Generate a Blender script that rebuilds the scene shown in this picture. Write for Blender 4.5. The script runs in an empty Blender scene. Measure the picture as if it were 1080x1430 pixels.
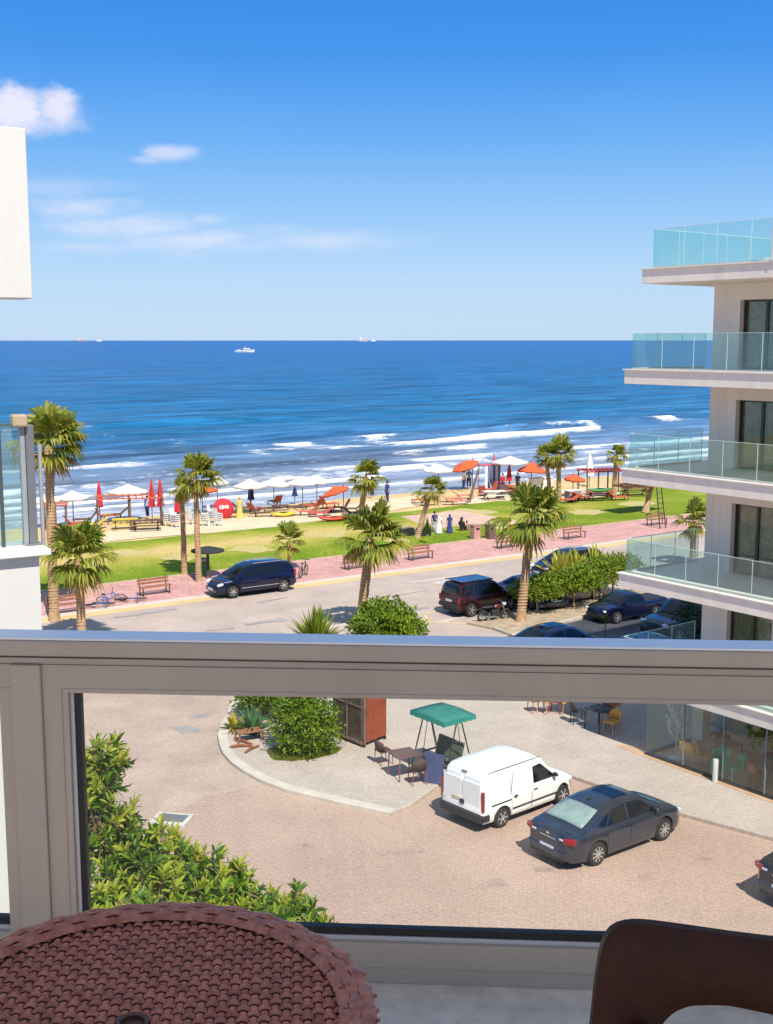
import bpy, bmesh, math, random
from mathutils import Vector, Matrix, noise
rnd = random.Random(11)
SC = bpy.context.scene
COL = SC.collection
rad = math.radians
# ------------------------------------------------------------------ frame of the place
F = 1650.0; H = 13.4                       # focal length in photo pixels, eye height over the plaza
PIT = math.atan(240 / F); SP, CP = math.sin(PIT), math.cos(PIT)
def at(x, y, z=0.0):                       # survey: ground point seen at photo pixel (x, y)
    u = (x - 540) / F; v = (715 - y) / F
    dy = v * SP + CP; dz = v * CP - SP
    t = (z - H) / dz
    return Vector((u * t, dy * t, z))
def atY(x, y, Y):                          # point at distance Y
    u = (x - 540) / F; v = (715 - y) / F
    dy = v * SP + CP; dz = v * CP - SP
    t = Y / dy
    return Vector((u * t, Y, H + dz * t))
AX = Vector((.827, .562, 0)); BX = Vector((-.562, .827, 0))   # along the shore, towards the sea
def SN(s, n, z=0.0): return Vector((AX.x*s + BX.x*n, AX.y*s + BX.y*n, z))
def toSN(p): return (AX.x*p.x + AX.y*p.y, BX.x*p.x + BX.y*p.y)
SHORE = rad(34.2)
# ------------------------------------------------------------------ materials
MATS = {}
def nn(nt, t, **kw):
    n = nt.nodes.new(t)
    for k, v in kw.items(): setattr(n, k, v)
    return n
def newmat(name):
    m = bpy.data.materials.new(name); m.use_nodes = True
    nt = m.node_tree; nt.nodes.clear()
    out = nn(nt, 'ShaderNodeOutputMaterial')
    return m, nt, out
def rgba(c): return (c[0], c[1], c[2], 1)
def mat(name, col, rough=.6, var=.15, scale=3.0, bump=0.0, bscale=40.0, metal=0.0, spec=.5, coat=0.0, col2=None, detail=6, stretch=None):
    if name in MATS: return MATS[name]
    m, nt, out = newmat(name); L = nt.links
    b = nn(nt, 'ShaderNodeBsdfPrincipled')
    b.inputs['Roughness'].default_value = rough; b.inputs['Metallic'].default_value = metal
    b.inputs['Specular IOR Level'].default_value = spec; b.inputs['Coat Weight'].default_value = coat
    tc = nn(nt, 'ShaderNodeTexCoord')
    nz = nn(nt, 'ShaderNodeTexNoise'); nz.inputs['Scale'].default_value = scale; nz.inputs['Detail'].default_value = detail
    nz.inputs['Roughness'].default_value = .62
    rp = nn(nt, 'ShaderNodeValToRGB')
    c2 = col2 or tuple(min(1, c*(1+var)) for c in col); c1 = tuple(c*(1-var) for c in col) if not col2 else col
    rp.color_ramp.elements[0].position = .32; rp.color_ramp.elements[1].position = .68
    rp.color_ramp.elements[0].color = rgba(c1); rp.color_ramp.elements[1].color = rgba(c2)
    if stretch:
        mp = nn(nt, 'ShaderNodeMapping'); mp.inputs['Scale'].default_value = stretch; L.new(tc.outputs['Object'], mp.inputs['Vector']); L.new(mp.outputs[0], nz.inputs['Vector'])
    else: L.new(tc.outputs['Object'], nz.inputs['Vector'])
    L.new(nz.outputs['Fac'], rp.inputs['Fac']); L.new(rp.outputs['Color'], b.inputs['Base Color'])
    if bump:
        n2 = nn(nt, 'ShaderNodeTexNoise'); n2.inputs['Scale'].default_value = bscale; n2.inputs['Detail'].default_value = 4
        bp = nn(nt, 'ShaderNodeBump'); bp.inputs['Strength'].default_value = bump; bp.inputs['Distance'].default_value = .02
        L.new(tc.outputs['Object'], n2.inputs['Vector']); L.new(n2.outputs['Fac'], bp.inputs['Height']); L.new(bp.outputs['Normal'], b.inputs['Normal'])
    L.new(b.outputs['BSDF'], out.inputs['Surface'])
    MATS[name] = m
    return m
def leafmat(name, cols, trans=.35, rough=.5):
    """each leaf (mesh island) takes its own colour out of a ramp"""
    if name in MATS: return MATS[name]
    m, nt, out = newmat(name); L = nt.links
    g = nn(nt, 'ShaderNodeNewGeometry'); rp = nn(nt, 'ShaderNodeValToRGB')
    el = rp.color_ramp.elements
    while len(el) < len(cols): el.new(.5)
    for i, c in enumerate(cols):
        el[i].position = i / (len(cols)-1); el[i].color = rgba(c)
    L.new(g.outputs['Random Per Island'], rp.inputs['Fac'])
    b = nn(nt, 'ShaderNodeBsdfPrincipled'); b.inputs['Roughness'].default_value = rough; b.inputs['Specular IOR Level'].default_value = .35
    t = nn(nt, 'ShaderNodeBsdfTranslucent'); mx = nn(nt, 'ShaderNodeMixShader'); mx.inputs['Fac'].default_value = trans
    L.new(rp.outputs['Color'], b.inputs['Base Color']); L.new(rp.outputs['Color'], t.inputs['Color'])
    L.new(b.outputs['BSDF'], mx.inputs[1]); L.new(t.outputs['BSDF'], mx.inputs[2]); L.new(mx.outputs['Shader'], out.inputs['Surface'])
    MATS[name] = m
    return m
def glassmat(name, tint, gloss=.1, milk=0.0, milkcol=(.6, .75, .72), rough=.02):
    if name in MATS: return MATS[name]
    m, nt, out = newmat(name); L = nt.links
    t = nn(nt, 'ShaderNodeBsdfTransparent'); t.inputs['Color'].default_value = rgba(tint)
    g = nn(nt, 'ShaderNodeBsdfGlossy'); g.inputs['Roughness'].default_value = rough; g.inputs['Color'].default_value = (.9, .95, .95, 1)
    lw = nn(nt, 'ShaderNodeLayerWeight'); lw.inputs['Blend'].default_value = .5; fr = nn(nt, 'ShaderNodeMath', operation='POWER'); fr.inputs[1].default_value = 4.5; L.new(lw.outputs['Facing'], fr.inputs[0])
    ad = nn(nt, 'ShaderNodeMath', operation='MULTIPLY_ADD'); ad.inputs[1].default_value = .8; ad.inputs[2].default_value = .03 + gloss; ad.use_clamp = True
    mx = nn(nt, 'ShaderNodeMixShader')
    L.new(fr.outputs[0], ad.inputs[0]); L.new(ad.outputs[0], mx.inputs['Fac']); L.new(t.outputs[0], mx.inputs[1]); L.new(g.outputs[0], mx.inputs[2])
    last = mx
    if milk:
        d = nn(nt, 'ShaderNodeBsdfDiffuse'); m2 = nn(nt, 'ShaderNodeMixShader')
        tc = nn(nt, 'ShaderNodeTexCoord'); nz = nn(nt, 'ShaderNodeTexNoise'); nz.inputs['Scale'].default_value = 1.7
        ml = nn(nt, 'ShaderNodeMath', operation='MULTIPLY'); ml.inputs[1].default_value = milk*2
        L.new(tc.outputs['Object'], nz.inputs['Vector']); L.new(nz.outputs['Fac'], ml.inputs[0]); L.new(ml.outputs[0], m2.inputs['Fac'])
        d.inputs['Color'].default_value = rgba(milkcol); L.new(mx.outputs[0], m2.inputs[1]); L.new(d.outputs[0], m2.inputs[2]); last = m2
    L.new(last.outputs[0], out.inputs['Surface'])
    MATS[name] = m
    return m
def paver(name, ca, cb, mortar, bw, bh, rot=0.0, msize=.012, rough=.85, blot=.25, bump=.3, blotscale=.25):
    if name in MATS: return MATS[name]
    m, nt, out = newmat(name); L = nt.links
    tc = nn(nt, 'ShaderNodeTexCoord'); mp = nn(nt, 'ShaderNodeMapping'); mp.inputs['Rotation'].default_value = (0, 0, rot)
    L.new(tc.outputs['Object'], mp.inputs['Vector'])
    br = nn(nt, 'ShaderNodeTexBrick'); br.inputs['Color1'].default_value = rgba(ca); br.inputs['Color2'].default_value = rgba(cb); br.inputs['Mortar'].default_value = rgba(mortar)
    br.inputs['Scale'].default_value = 1; br.inputs['Brick Width'].default_value = bw; br.inputs['Row Height'].default_value = bh; br.inputs['Mortar Size'].default_value = msize; br.inputs['Bias'].default_value = 0
    L.new(mp.outputs[0], br.inputs['Vector'])
    nz = nn(nt, 'ShaderNodeTexNoise'); nz.inputs['Scale'].default_value = blotscale; nz.inputs['Detail'].default_value = 8; nz.inputs['Roughness'].default_value = .65
    L.new(tc.outputs['Object'], nz.inputs['Vector'])
    mr = nn(nt, 'ShaderNodeMapRange'); mr.inputs['From Min'].default_value = .3; mr.inputs['From Max'].default_value = .7; mr.inputs['To Min'].default_value = 1-blot; mr.inputs['To Max'].default_value = 1+blot
    L.new(nz.outputs['Fac'], mr.inputs['Value'])
    n3 = nn(nt, 'ShaderNodeTexNoise'); n3.inputs['Scale'].default_value = 9; n3.inputs['Detail'].default_value = 5
    L.new(tc.outputs['Object'], n3.inputs['Vector'])
    m3 = nn(nt, 'ShaderNodeMapRange'); m3.inputs['From Min'].default_value = .3; m3.inputs['From Max'].default_value = .7; m3.inputs['To Min'].default_value = .88; m3.inputs['To Max'].default_value = 1.12
    L.new(n3.outputs['Fac'], m3.inputs['Value'])
    mm = nn(nt, 'ShaderNodeMath', operation='MULTIPLY'); L.new(mr.outputs[0], mm.inputs[0]); L.new(m3.outputs[0], mm.inputs[1])
    vm = nn(nt, 'ShaderNodeVectorMath', operation='SCALE'); L.new(br.outputs['Color'], vm.inputs[0]); L.new(mm.outputs[0], vm.inputs['Scale'])
    b = nn(nt, 'ShaderNodeBsdfPrincipled'); b.inputs['Roughness'].default_value = rough; b.inputs['Specular IOR Level'].default_value = .25
    L.new(vm.outputs[0], b.inputs['Base Color'])
    bp = nn(nt, 'ShaderNodeBump'); bp.inputs['Strength'].default_value = bump; bp.inputs['Distance'].default_value = .01; bp.invert = True
    L.new(br.outputs['Fac'], bp.inputs['Height']); L.new(bp.outputs[0], b.inputs['Normal'])
    L.new(b.outputs[0], out.inputs['Surface'])
    MATS[name] = m
    return m
# ------------------------------------------------------------------ mesh builder
class MB:
    def __init__(s): s.v = []; s.f = []; s.m = []
    def add(s, vs, fs, mi=0):
        o = len(s.v); s.v += [tuple(v) for v in vs]; s.f += [tuple(i+o for i in f) for f in fs]; s.m += [mi]*len(fs); return s
    def box(s, c, d, rz=0.0, M=None, mi=0):
        x, y, z = d[0]/2, d[1]/2, d[2]/2
        R = M if M is not None else Matrix.Rotation(rz, 3, 'Z')
        vs = [R @ Vector(q) + Vector(c) for q in ((-x,-y,-z),(x,-y,-z),(x,y,-z),(-x,y,-z),(-x,-y,z),(x,-y,z),(x,y,z),(-x,y,z))]
        return s.add(vs, [(0,3,2,1),(4,5,6,7),(0,1,5,4),(1,2,6,5),(2,3,7,6),(3,0,4,7)], mi)
    def bar(s, p0, p1, w, h, mi=0):         # rectangular bar between two points
        p0, p1 = Vector(p0), Vector(p1); d = p1-p0; l = d.length; d = d/l
        up = Vector((0,0,1)) if abs(d.z) < .95 else Vector((0,1,0))
        a = d.cross(up).normalized(); b = a.cross(d)
        M = Matrix((d, a, b)).transposed()
        return s.box((p0+p1)/2, (l, w, h), M=M, mi=mi)
    def tube(s, pts, r, n=8, mi=0, caps=True):
        pts = [Vector(p) for p in pts]; k = len(pts)
        rs = r if isinstance(r, (list, tuple)) else [r]*k
        vs = []; fs = []; pa = None
        for i, p in enumerate(pts):
            d = (pts[min(i+1,k-1)] - pts[max(i-1,0)])
            d = d.normalized() if d.length > 1e-9 else Vector((0,0,1))
            if pa is None:
                up = Vector((0,0,1)) if abs(d.z) < .9 else Vector((1,0,0)); a = d.cross(up).normalized()
            else:
                a = (pa - d*pa.dot(d)); a = a.normalized() if a.length > 1e-6 else d.orthogonal().normalized()
            pa = a; b = d.cross(a)
            vs += [p + (a*math.cos(t) + b*math.sin(t))*rs[i] for t in (2*math.pi*j/n for j in range(n))]
        for i in range(k-1):
            for j in range(n): fs.append((i*n+j, i*n+(j+1)%n, (i+1)*n+(j+1)%n, (i+1)*n+j))
        if caps: fs.append(tuple(range(n-1,-1,-1))); fs.append(tuple((k-1)*n+j for j in range(n)))
        return s.add(vs, fs, mi)
    def lathe(s, prof, n=16, loc=(0,0,0), M=None, mi=0):
        loc = Vector(loc); vs = []; fs = []
        for (r, z) in prof:
            for j in range(n):
                t = 2*math.pi*j/n; q = Vector((r*math.cos(t), r*math.sin(t), z))
                vs.append((M @ q if M is not None else q) + loc)
        for i in range(len(prof)-1):
            for j in range(n): fs.append((i*n+j, i*n+(j+1)%n, (i+1)*n+(j+1)%n, (i+1)*n+j))
        if prof[0][0] > 1e-6: fs.append(tuple(range(n-1,-1,-1)))
        if prof[-1][0] > 1e-6: fs.append(tuple((len(prof)-1)*n+j for j in range(n)))
        return s.add(vs, fs, mi)
    def prism(s, poly, z0, z1, mi=0):
        n = len(poly); vs = [(p[0], p[1], z0) for p in poly] + [(p[0], p[1], z1) for p in poly]
        fs = [tuple(range(n-1,-1,-1)), tuple(range(n, 2*n))] + [(i, (i+1)%n, n+(i+1)%n, n+i) for i in range(n)]
        return s.add(vs, fs, mi)
    def sheet(s, poly, z=0.0, mi=0): return s.add([(p[0], p[1], z) for p in poly], [tuple(range(len(poly)))], mi)
    def rows(s, rows, mi=0, closed=False):
        n = len(rows[0]); vs = [q for r in rows for q in r]; fs = []
        for i in range(len(rows)-1):
            for j in range(n if closed else n-1): fs.append((i*n+j, i*n+(j+1)%n, (i+1)*n+(j+1)%n, (i+1)*n+j))
        return s.add(vs, fs, mi)
    def blob(s, c, r, seg=10, ring=7, amp=0.0, seed=0, mi=0):
        c = Vector(c); r = Vector(r) if not isinstance(r, (int, float)) else Vector((r,r,r)); vs=[]; fs=[]
        for i in range(ring+1):
            ph = math.pi*i/ring
            for j in range(seg):
                t = 2*math.pi*j/seg; q = Vector((math.sin(ph)*math.cos(t), math.sin(ph)*math.sin(t), -math.cos(ph)))
                k = 1 + amp*noise.noise(q*1.7 + Vector((seed*3.1, seed, 0)))
                vs.append(c + Vector((q.x*r.x, q.y*r.y, q.z*r.z))*k)
        for i in range(ring):
            for j in range(seg): fs.append((i*seg+j, i*seg+(j+1)%seg, (i+1)*seg+(j+1)%seg, (i+1)*seg+j))
        return s.add(vs, fs, mi)
    def mesh(s, name, mats, smooth=None, fix=True):
        me = bpy.data.meshes.new(name); me.from_pydata(s.v, [], s.f)
        for m in (mats if isinstance(mats, (list, tuple)) else [mats]): me.materials.append(m)
        if any(s.m): me.polygons.foreach_set('material_index', s.m)
        if fix or smooth is not None:
            bm = bmesh.new(); bm.from_mesh(me)
            if smooth is not None: bmesh.ops.remove_doubles(bm, verts=bm.verts, dist=1e-5)
            if fix: bmesh.ops.recalc_face_normals(bm, faces=bm.faces)
            if smooth is not None:
                a = rad(smooth)
                for f in bm.faces: f.smooth = True
                for e in bm.edges:
                    if len(e.link_faces) == 2 and e.calc_face_angle(0) > a: e.smooth = False
            bm.to_mesh(me); bm.free()
        me.update(); return me
    def build(s, name, mats, parent=None, smooth=None, fix=True, bevel=0.0, loc=None, rz=None):
        o = bpy.data.objects.new(name, s.mesh(name, mats, smooth, fix)); COL.objects.link(o)
        if parent is not None: o.parent = parent
        if loc is not None: o.location = loc
        if rz is not None: o.rotation_euler = (0,0,rz)
        if bevel:
            b = o.modifiers.new('bevel', 'BEVEL'); b.width = bevel; b.segments = 2; b.limit_method = 'ANGLE'; b.angle_limit = rad(40)
        return o
def tag(o, label, cat, group=None):
    o['label'] = label; o['category'] = cat
    if group: o['group'] = group
    return o
def thing(name, label, cat, loc=(0,0,0), rz=0.0, group=None, scale=1.0):
    o = bpy.data.objects.new(name, None); COL.objects.link(o); o.location = loc; o.rotation_euler = (0,0,rz); o.empty_display_size = .2
    if scale != 1.0: o.scale = (scale,)*3
    return tag(o, label, cat, group)
def kind(o, k): o['kind'] = k; return o
KIDS = {}
def dup(root, loc, rz, label, group=None, scale=None):
    if root.name not in KIDS: KIDS[root.name] = tree_of(root)
    def rec(node, parent):
        src, ch = node
        c = src.copy(); COL.objects.link(c)
        if parent is not None: c.parent = parent
        for x in ch: rec(x, c)
        return c
    r = rec(KIDS[root.name], None); r.location = loc; r.rotation_euler = (0,0,rz); r['label'] = label
    if group: r['group'] = group
    if scale is not None: r.scale = (scale,)*3 if isinstance(scale, (int, float)) else scale
    return r
def tree_of(o): return (o, [tree_of(c) for c in o.children])
def pw(tab, x):                             # piecewise linear
    if x <= tab[0][0]: return tab[0][1]
    for (a, b), (c, d) in zip(tab, tab[1:]):
        if x <= c: return b + (d-b)*(x-a)/(c-a) if c > a else d
    return tab[-1][1]
# ------------------------------------------------------------------ camera, sun, sky
cam = bpy.data.cameras.new('camera'); co = bpy.data.objects.new('camera', cam); COL.objects.link(co); SC.camera = co
co.location = (0, 0, H); co.rotation_euler = (math.pi/2 - PIT, 0, 0)
cam.sensor_width = 36; cam.lens = 36*F/1430; cam.sensor_fit = 'AUTO'; cam.clip_start = .05; cam.clip_end = 120000
SUN = Vector((.215, -.577, .788)).normalized()
sl = bpy.data.lights.new('sun', 'SUN'); so = bpy.data.objects.new('sun', sl); COL.objects.link(so)
sl.energy = 4.4; sl.angle = rad(.5); sl.color = (1, .94, .85)
so.rotation_euler = (-SUN).to_track_quat('-Z', 'Y').to_euler()
W = bpy.data.worlds.new('World'); SC.world = W; W.use_nodes = True
nt = W.node_tree; nt.nodes.clear(); L = nt.links
wo = nn(nt, 'ShaderNodeOutputWorld'); bg = nn(nt, 'ShaderNodeBackground'); L.new(bg.outputs[0], wo.inputs[0])
sk = nn(nt, 'ShaderNodeTexSky'); sk.sky_type = 'NISHITA'; sk.sun_disc = False; sk.sun_elevation = math.asin(SUN.z); sk.sun_rotation = math.atan2(SUN.x, SUN.y)
sk.altitude = 0; sk.air_density = 1.1; sk.dust_density = .45; sk.ozone_density = 1.5
hs = nn(nt, 'ShaderNodeHueSaturation'); hs.inputs['Saturation'].default_value = 1.2; hs.inputs['Value'].default_value = 1.0
L.new(sk.outputs[0], hs.inputs['Color'])
skt = nn(nt, 'ShaderNodeTexCoord'); sks = nn(nt, 'ShaderNodeSeparateXYZ'); L.new(skt.outputs['Generated'], sks.inputs[0])
skr = nn(nt, 'ShaderNodeValToRGB'); e = skr.color_ramp.elements
e[0].position = 0; e[0].color = (.50,.70,.94,1); e[1].position = .9; e[1].color = (.30,.40,.58,1)
for p_, c_ in ((.05,(.43,.65,.94)), (.10,(.285,.55,.93)), (.16,(.125,.405,.90)), (.22,(.042,.285,.85)), (.28,(.020,.225,.75)), (.36,(.03,.23,.74)), (.5,(.20,.34,.62))):
    x = e.new(p_); x.color = rgba(c_)
L.new(sks.outputs['Z'], skr.inputs['Fac'])
sksc = nn(nt, 'ShaderNodeVectorMath', operation='SCALE'); L.new(skr.outputs[0], sksc.inputs[0]); sksc.inputs['Scale'].default_value = 7.7
skm = nn(nt, 'ShaderNodeMixRGB'); skm.inputs[0].default_value = .88; L.new(hs.outputs[0], skm.inputs[1]); L.new(sksc.outputs[0], skm.inputs[2])
# clouds: patches at fixed bearings of the sky dome, broken up by noise
tc = nn(nt, 'ShaderNodeTexCoord'); sx = nn(nt, 'ShaderNodeSeparateXYZ'); L.new(tc.outputs['Generated'], sx.inputs[0])
ym = nn(nt, 'ShaderNodeMath', operation='MAXIMUM'); ym.inputs[1].default_value = .05; L.new(sx.outputs['Y'], ym.inputs[0])
du = nn(nt, 'ShaderNodeMath', operation='DIVIDE'); L.new(sx.outputs['X'], du.inputs[0]); L.new(ym.outputs[0], du.inputs[1])
dw = nn(nt, 'ShaderNodeMath', operation='DIVIDE'); L.new(sx.outputs['Z'], dw.inputs[0]); L.new(ym.outputs[0], dw.inputs[1])
uv = nn(nt, 'ShaderNodeCombineXYZ'); L.new(du.outputs[0], uv.inputs[0]); L.new(dw.outputs[0], uv.inputs[1])
nz = nn(nt, 'ShaderNodeTexNoise'); nz.inputs['Scale'].default_value = 30; nz.inputs['Detail'].default_value = 8; nz.inputs['Roughness'].default_value = .58
nzm = nn(nt, 'ShaderNodeMapping'); nzm.inputs['Scale'].default_value = (1, 1.6, 1); L.new(uv.outputs[0], nzm.inputs[0]); L.new(nzm.outputs[0], nz.inputs['Vector'])
nz2 = nn(nt, 'ShaderNodeTexNoise'); nz2.inputs['Scale'].default_value = 14; nz2.inputs['Detail'].default_value = 7; nz2.inputs['Roughness'].default_value = .6
nzm2 = nn(nt, 'ShaderNodeMapping'); nzm2.inputs['Scale'].default_value = (1, 3.2, 1); L.new(uv.outputs[0], nzm2.inputs[0]); L.new(nzm2.outputs[0], nz2.inputs['Vector'])
def uw(x, y):
    v = (715-y)/F; d = v*SP + CP
    return ((x-540)/F/d, (v*CP-SP)/d)
def patch(x, y, rx, ry, gain, lo, hi, nsrc, namt):
    u0, w0 = uw(x, y); k = F*.99
    sb = nn(nt, 'ShaderNodeVectorMath', operation='SUBTRACT'); L.new(uv.outputs[0], sb.inputs[0]); sb.inputs[1].default_value = (u0, w0, 0)
    ml = nn(nt, 'ShaderNodeVectorMath', operation='MULTIPLY'); L.new(sb.outputs[0], ml.inputs[0]); ml.inputs[1].default_value = (k/rx, k/ry, 0)
    ln = nn(nt, 'ShaderNodeVectorMath', operation='LENGTH'); L.new(ml.outputs[0], ln.inputs[0])
    a = nn(nt, 'ShaderNodeMath', operation='MULTIPLY_ADD'); L.new(nsrc.outputs['Fac'], a.inputs[0]); a.inputs[1].default_value = namt; L.new(ln.outputs['Value'], a.inputs[2])
    mr = nn(nt, 'ShaderNodeMapRange', interpolation_type='SMOOTHSTEP'); L.new(a.outputs[0], mr.inputs['Value'])
    mr.inputs['From Min'].default_value = hi; mr.inputs['From Max'].default_value = lo; mr.inputs['To Min'].default_value = 0; mr.inputs['To Max'].default_value = gain
    return mr
acc = None
for q in [(18,155,80,44,.80,1.0,1.8,nz,1.6), (76,150,40,36,.74,1.0,1.75,nz,1.5), (52,168,72,26,.5,.9,2.0,nz,1.6),
          (236,214,50,15,.5,.9,1.75,nz,1.5), (205,222,46,9,.3,.8,1.7,nz,1.4),
          (110,288,130,28,.60,.7,1.9,nz2,2.1), (190,318,190,34,.56,.6,1.9,nz2,2.1), (290,306,36,11,.25,.8,1.7,nz,1.3),
          (300,336,240,30,.58,.6,1.9,nz2,2.0), (455,335,150,20,.36,.6,1.9,nz2,1.6), (120,345,130,12,.25,.6,1.9,nz2,1.6), (60,262,150,18,.2,.6,1.9,nz2,1.6)]:
    p = patch(*q)
    if acc is None: acc = p
    else:
        mx = nn(nt, 'ShaderNodeMath', operation='MAXIMUM'); L.new(acc.outputs[0], mx.inputs[0]); L.new(p.outputs[0], mx.inputs[1]); acc = mx
mxc = nn(nt, 'ShaderNodeMixRGB'); L.new(acc.outputs[0], mxc.inputs['Fac']); L.new(skm.outputs[0], mxc.inputs['Color1']); mxc.inputs['Color2'].default_value = (7.6, 7.1, 7.7, 1)
L.new(mxc.outputs[0], bg.inputs['Color']); bg.inputs['Strength'].default_value = .1
vs = SC.view_settings; vs.view_transform = 'Standard'; vs.look = 'None'; vs.exposure = 0.42; vs.gamma = 1; vs.use_curve_mapping = False
SC.cycles.max_bounces = 8; SC.cycles.transparent_max_bounces = 24; SC.cycles.caustics_reflective = False; SC.cycles.caustics_refractive = False
SC.cycles.use_denoising = True

# ------------------------------------------------------------------ the ground
def noisy(poly, amp, freq, step=.6, seed=0):
    """resample an outline and push it about, for ragged grass and sand edges"""
    out = []; n = len(poly)
    for i in range(n):
        a = Vector(poly[i][:2]); b = Vector(poly[(i+1)%n][:2]); k = max(1, int((b-a).length/step))
        for j in range(k):
            q = a.lerp(b, j/k); v = noise.noise_vector(Vector((q.x*freq, q.y*freq, seed)))
            out.append((q.x + v.x*amp, q.y + v.y*amp))
    return out
def strip(s0, s1, n0, n1): return [SN(s0, n0), SN(s1, n0), SN(s1, n1), SN(s0, n1)]
m_asph = paver('dusty_asphalt', (.435,.355,.30), (.455,.37,.315), (.41,.335,.285), 7, 5, .3, .003, blot=.16, bump=.02, blotscale=.35)
m_brick = paver('brick_paving', (.45,.30,.24), (.405,.275,.225), (.475,.345,.275), .22, .11, rad(8), .02, blot=.13, bump=.5, blotscale=.2)
m_walk = paver('pale_paving', (.475,.39,.335), (.50,.415,.36), (.42,.35,.30), .42, .21, rad(-12), .008, blot=.12, bump=.25, blotscale=.45)
m_prom = paver('pink_paving', (.50,.24,.21), (.58,.31,.27), (.56,.40,.36), .5, .25, rad(34), .02, blot=.18, bump=.25, blotscale=.5)
m_kerb = mat('kerb_stone', (.58,.51,.43), .85, .12, 1.5, .3, 30)
m_sand = mat('sand', (.60,.445,.22), .95, .12, .35, .5, 6, spec=.1)
m_path = mat('sand_path', (.66,.54,.36), .95, .1, .5, .3, 8, spec=.1)
m_lot = mat('shade_tinted_asphalt', (.075,.08,.095), .42, .3, .6, .2, 60)  # asphalt colour with the building's shade put into the dark tint
m_soil = mat('dry_soil', (.40,.31,.21), .95, .25, 2, .6, 12)
# base sheet: land as far as it can be seen, dipping under the sea at the beach
b = MB(); ss = [-1500, -400, -150, -60, 0, 60, 150, 400, 1500]
ns = [(-900,0),(-200,0),(0,0),(30,0),(55,0)]
b.rows([[SN(s, n, z) for s in ss] for n, z in ns])
kind(b.build('ground', m_asph), 'structure')
b = MB(); ns = [(55.0,0),(61,.008),(70,.012),(80,.012),(84,-.12),(87,-.32),(95,-.9),(120,-3)]
ss = [-1500,-400,-150]+list(range(-80,100,4))+[150,400,1500]
b.rows([[SN(s, n + (1.3*noise.noise(Vector((s*.06,3,0))) if 80 <= n < 95 else 0), z) for s in ss] for n, z in ns])
kind(b.build('sand_beach', m_sand, smooth=60), 'structure')
b = MB(); b.sheet([(-26,4),(40,4),(40,30),(9,36.5),(2,41),(-4,42.5),(-30,46)], .004)
kind(b.build('brick_street', m_brick), 'structure')
# dusty, asphalted end of the street on the upper left
b = MB(); b.sheet(noisy([at(90,1120),at(200,1155),at(300,1110),at(400,1090),at(330,1000),at(330,930),at(60,930)], .5, .5, .5, 4), .008)
kind(b.build('street_apron', paver('apron', (.455,.335,.275), (.435,.315,.26), (.465,.35,.285), .22, .11, rad(14), .014, blot=.17, bump=.2, blotscale=.5)), 'structure')
# pavement island
isl = [at(*q) for q in [(305,1030),(307,1043),(312,1055),(323,1068),(340,1080),(365,1094),(400,1107),(470,1124),(545,1140),(575,1128),(608,1103),(700,1066),(800,1088),(950,1140),(1080,1175),(1250,1225)]]
isl += [Vector((30,30,0)), Vector((30,46,0))] + [at(*q) for q in [(900,950),(760,935),(640,915),(600,892),(560,872),(480,874),(420,888),(380,908),(345,945),(325,978),(318,1000),(309,1015)]]
b = MB(); b.prism(isl, -.05, .12)
kind(b.build('pavement', m_walk), 'structure')
def kerbline(name, pts, w, h, m, side=1, z0=-.05):
    b = MB(); pts = [Vector((p[0],p[1],0)) for p in pts]; rows = []
    for i, p in enumerate(pts):
        d = (pts[min(i+1,len(pts)-1)] - pts[max(i-1,0)]).normalized(); nrm = Vector((-d.y, d.x, 0))*side
        a = p - nrm*.02; c = p + nrm*w
        rows.append([(a.x,a.y,z0),(a.x,a.y,h-.02),(a.x+nrm.x*.02,a.y+nrm.y*.02,h),(c.x,c.y,h),(c.x,c.y,z0)])
    b.rows(rows)
    for r in (rows[0], rows[-1]): b.add(r, [(0,1,2,3,4)])
    return kind(b.build(name, m), 'structure')
kerbline('pavement_kerb', isl[:9], .3, .135, m_kerb, 1)
kerbline('pavement_kerb', isl[8:15], .22, .13, m_walk, 1)
kerbline('pavement_kerb', [isl[i] for i in (-9,-8,-7,-6,-5,-4,-3,-2,-1,0)], .3, .135, m_kerb, 1)
# promenade and its flush kerb
b = MB(); b.prism(strip(-140,140,56.25,61.7), -.05, .03); kind(b.build('promenade', m_prom), 'structure')
b = MB(); b.prism(strip(-140,140,55.75,56.247), -.05, .034); kind(b.build('promenade_kerb', m_kerb), 'structure')
b = MB(); b.prism(strip(-140,140,61.703,62.0), -.05, .06); kind(b.build('lawn_kerb', mat('lawn_kerb', (.50,.36,.24), .9, .2, 2)), 'structure')
# lawn with dry middle: colour of the grass itself, by patches
m, nt2, out = newmat('lawn'); L2 = nt2.links
tc2 = nn(nt2, 'ShaderNodeTexCoord'); mp2 = nn(nt2, 'ShaderNodeMapping'); mp2.inputs['Rotation'].default_value = (0,0,-SHORE); L2.new(tc2.outputs['Object'], mp2.inputs[0])
sp2 = nn(nt2, 'ShaderNodeSeparateXYZ'); L2.new(mp2.outputs[0], sp2.inputs[0])
na = nn(nt2, 'ShaderNodeTexNoise'); na.inputs['Scale'].default_value = .22; na.inputs['Detail'].default_value = 5; L2.new(tc2.outputs['Object'], na.inputs['Vector'])
nb = nn(nt2, 'ShaderNodeTexNoise'); nb.inputs['Scale'].default_value = 3.5; nb.inputs['Detail'].default_value = 6; nb.inputs['Roughness'].default_value = .7; L2.new(tc2.outputs['Object'], nb.inputs['Vector'])
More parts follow.
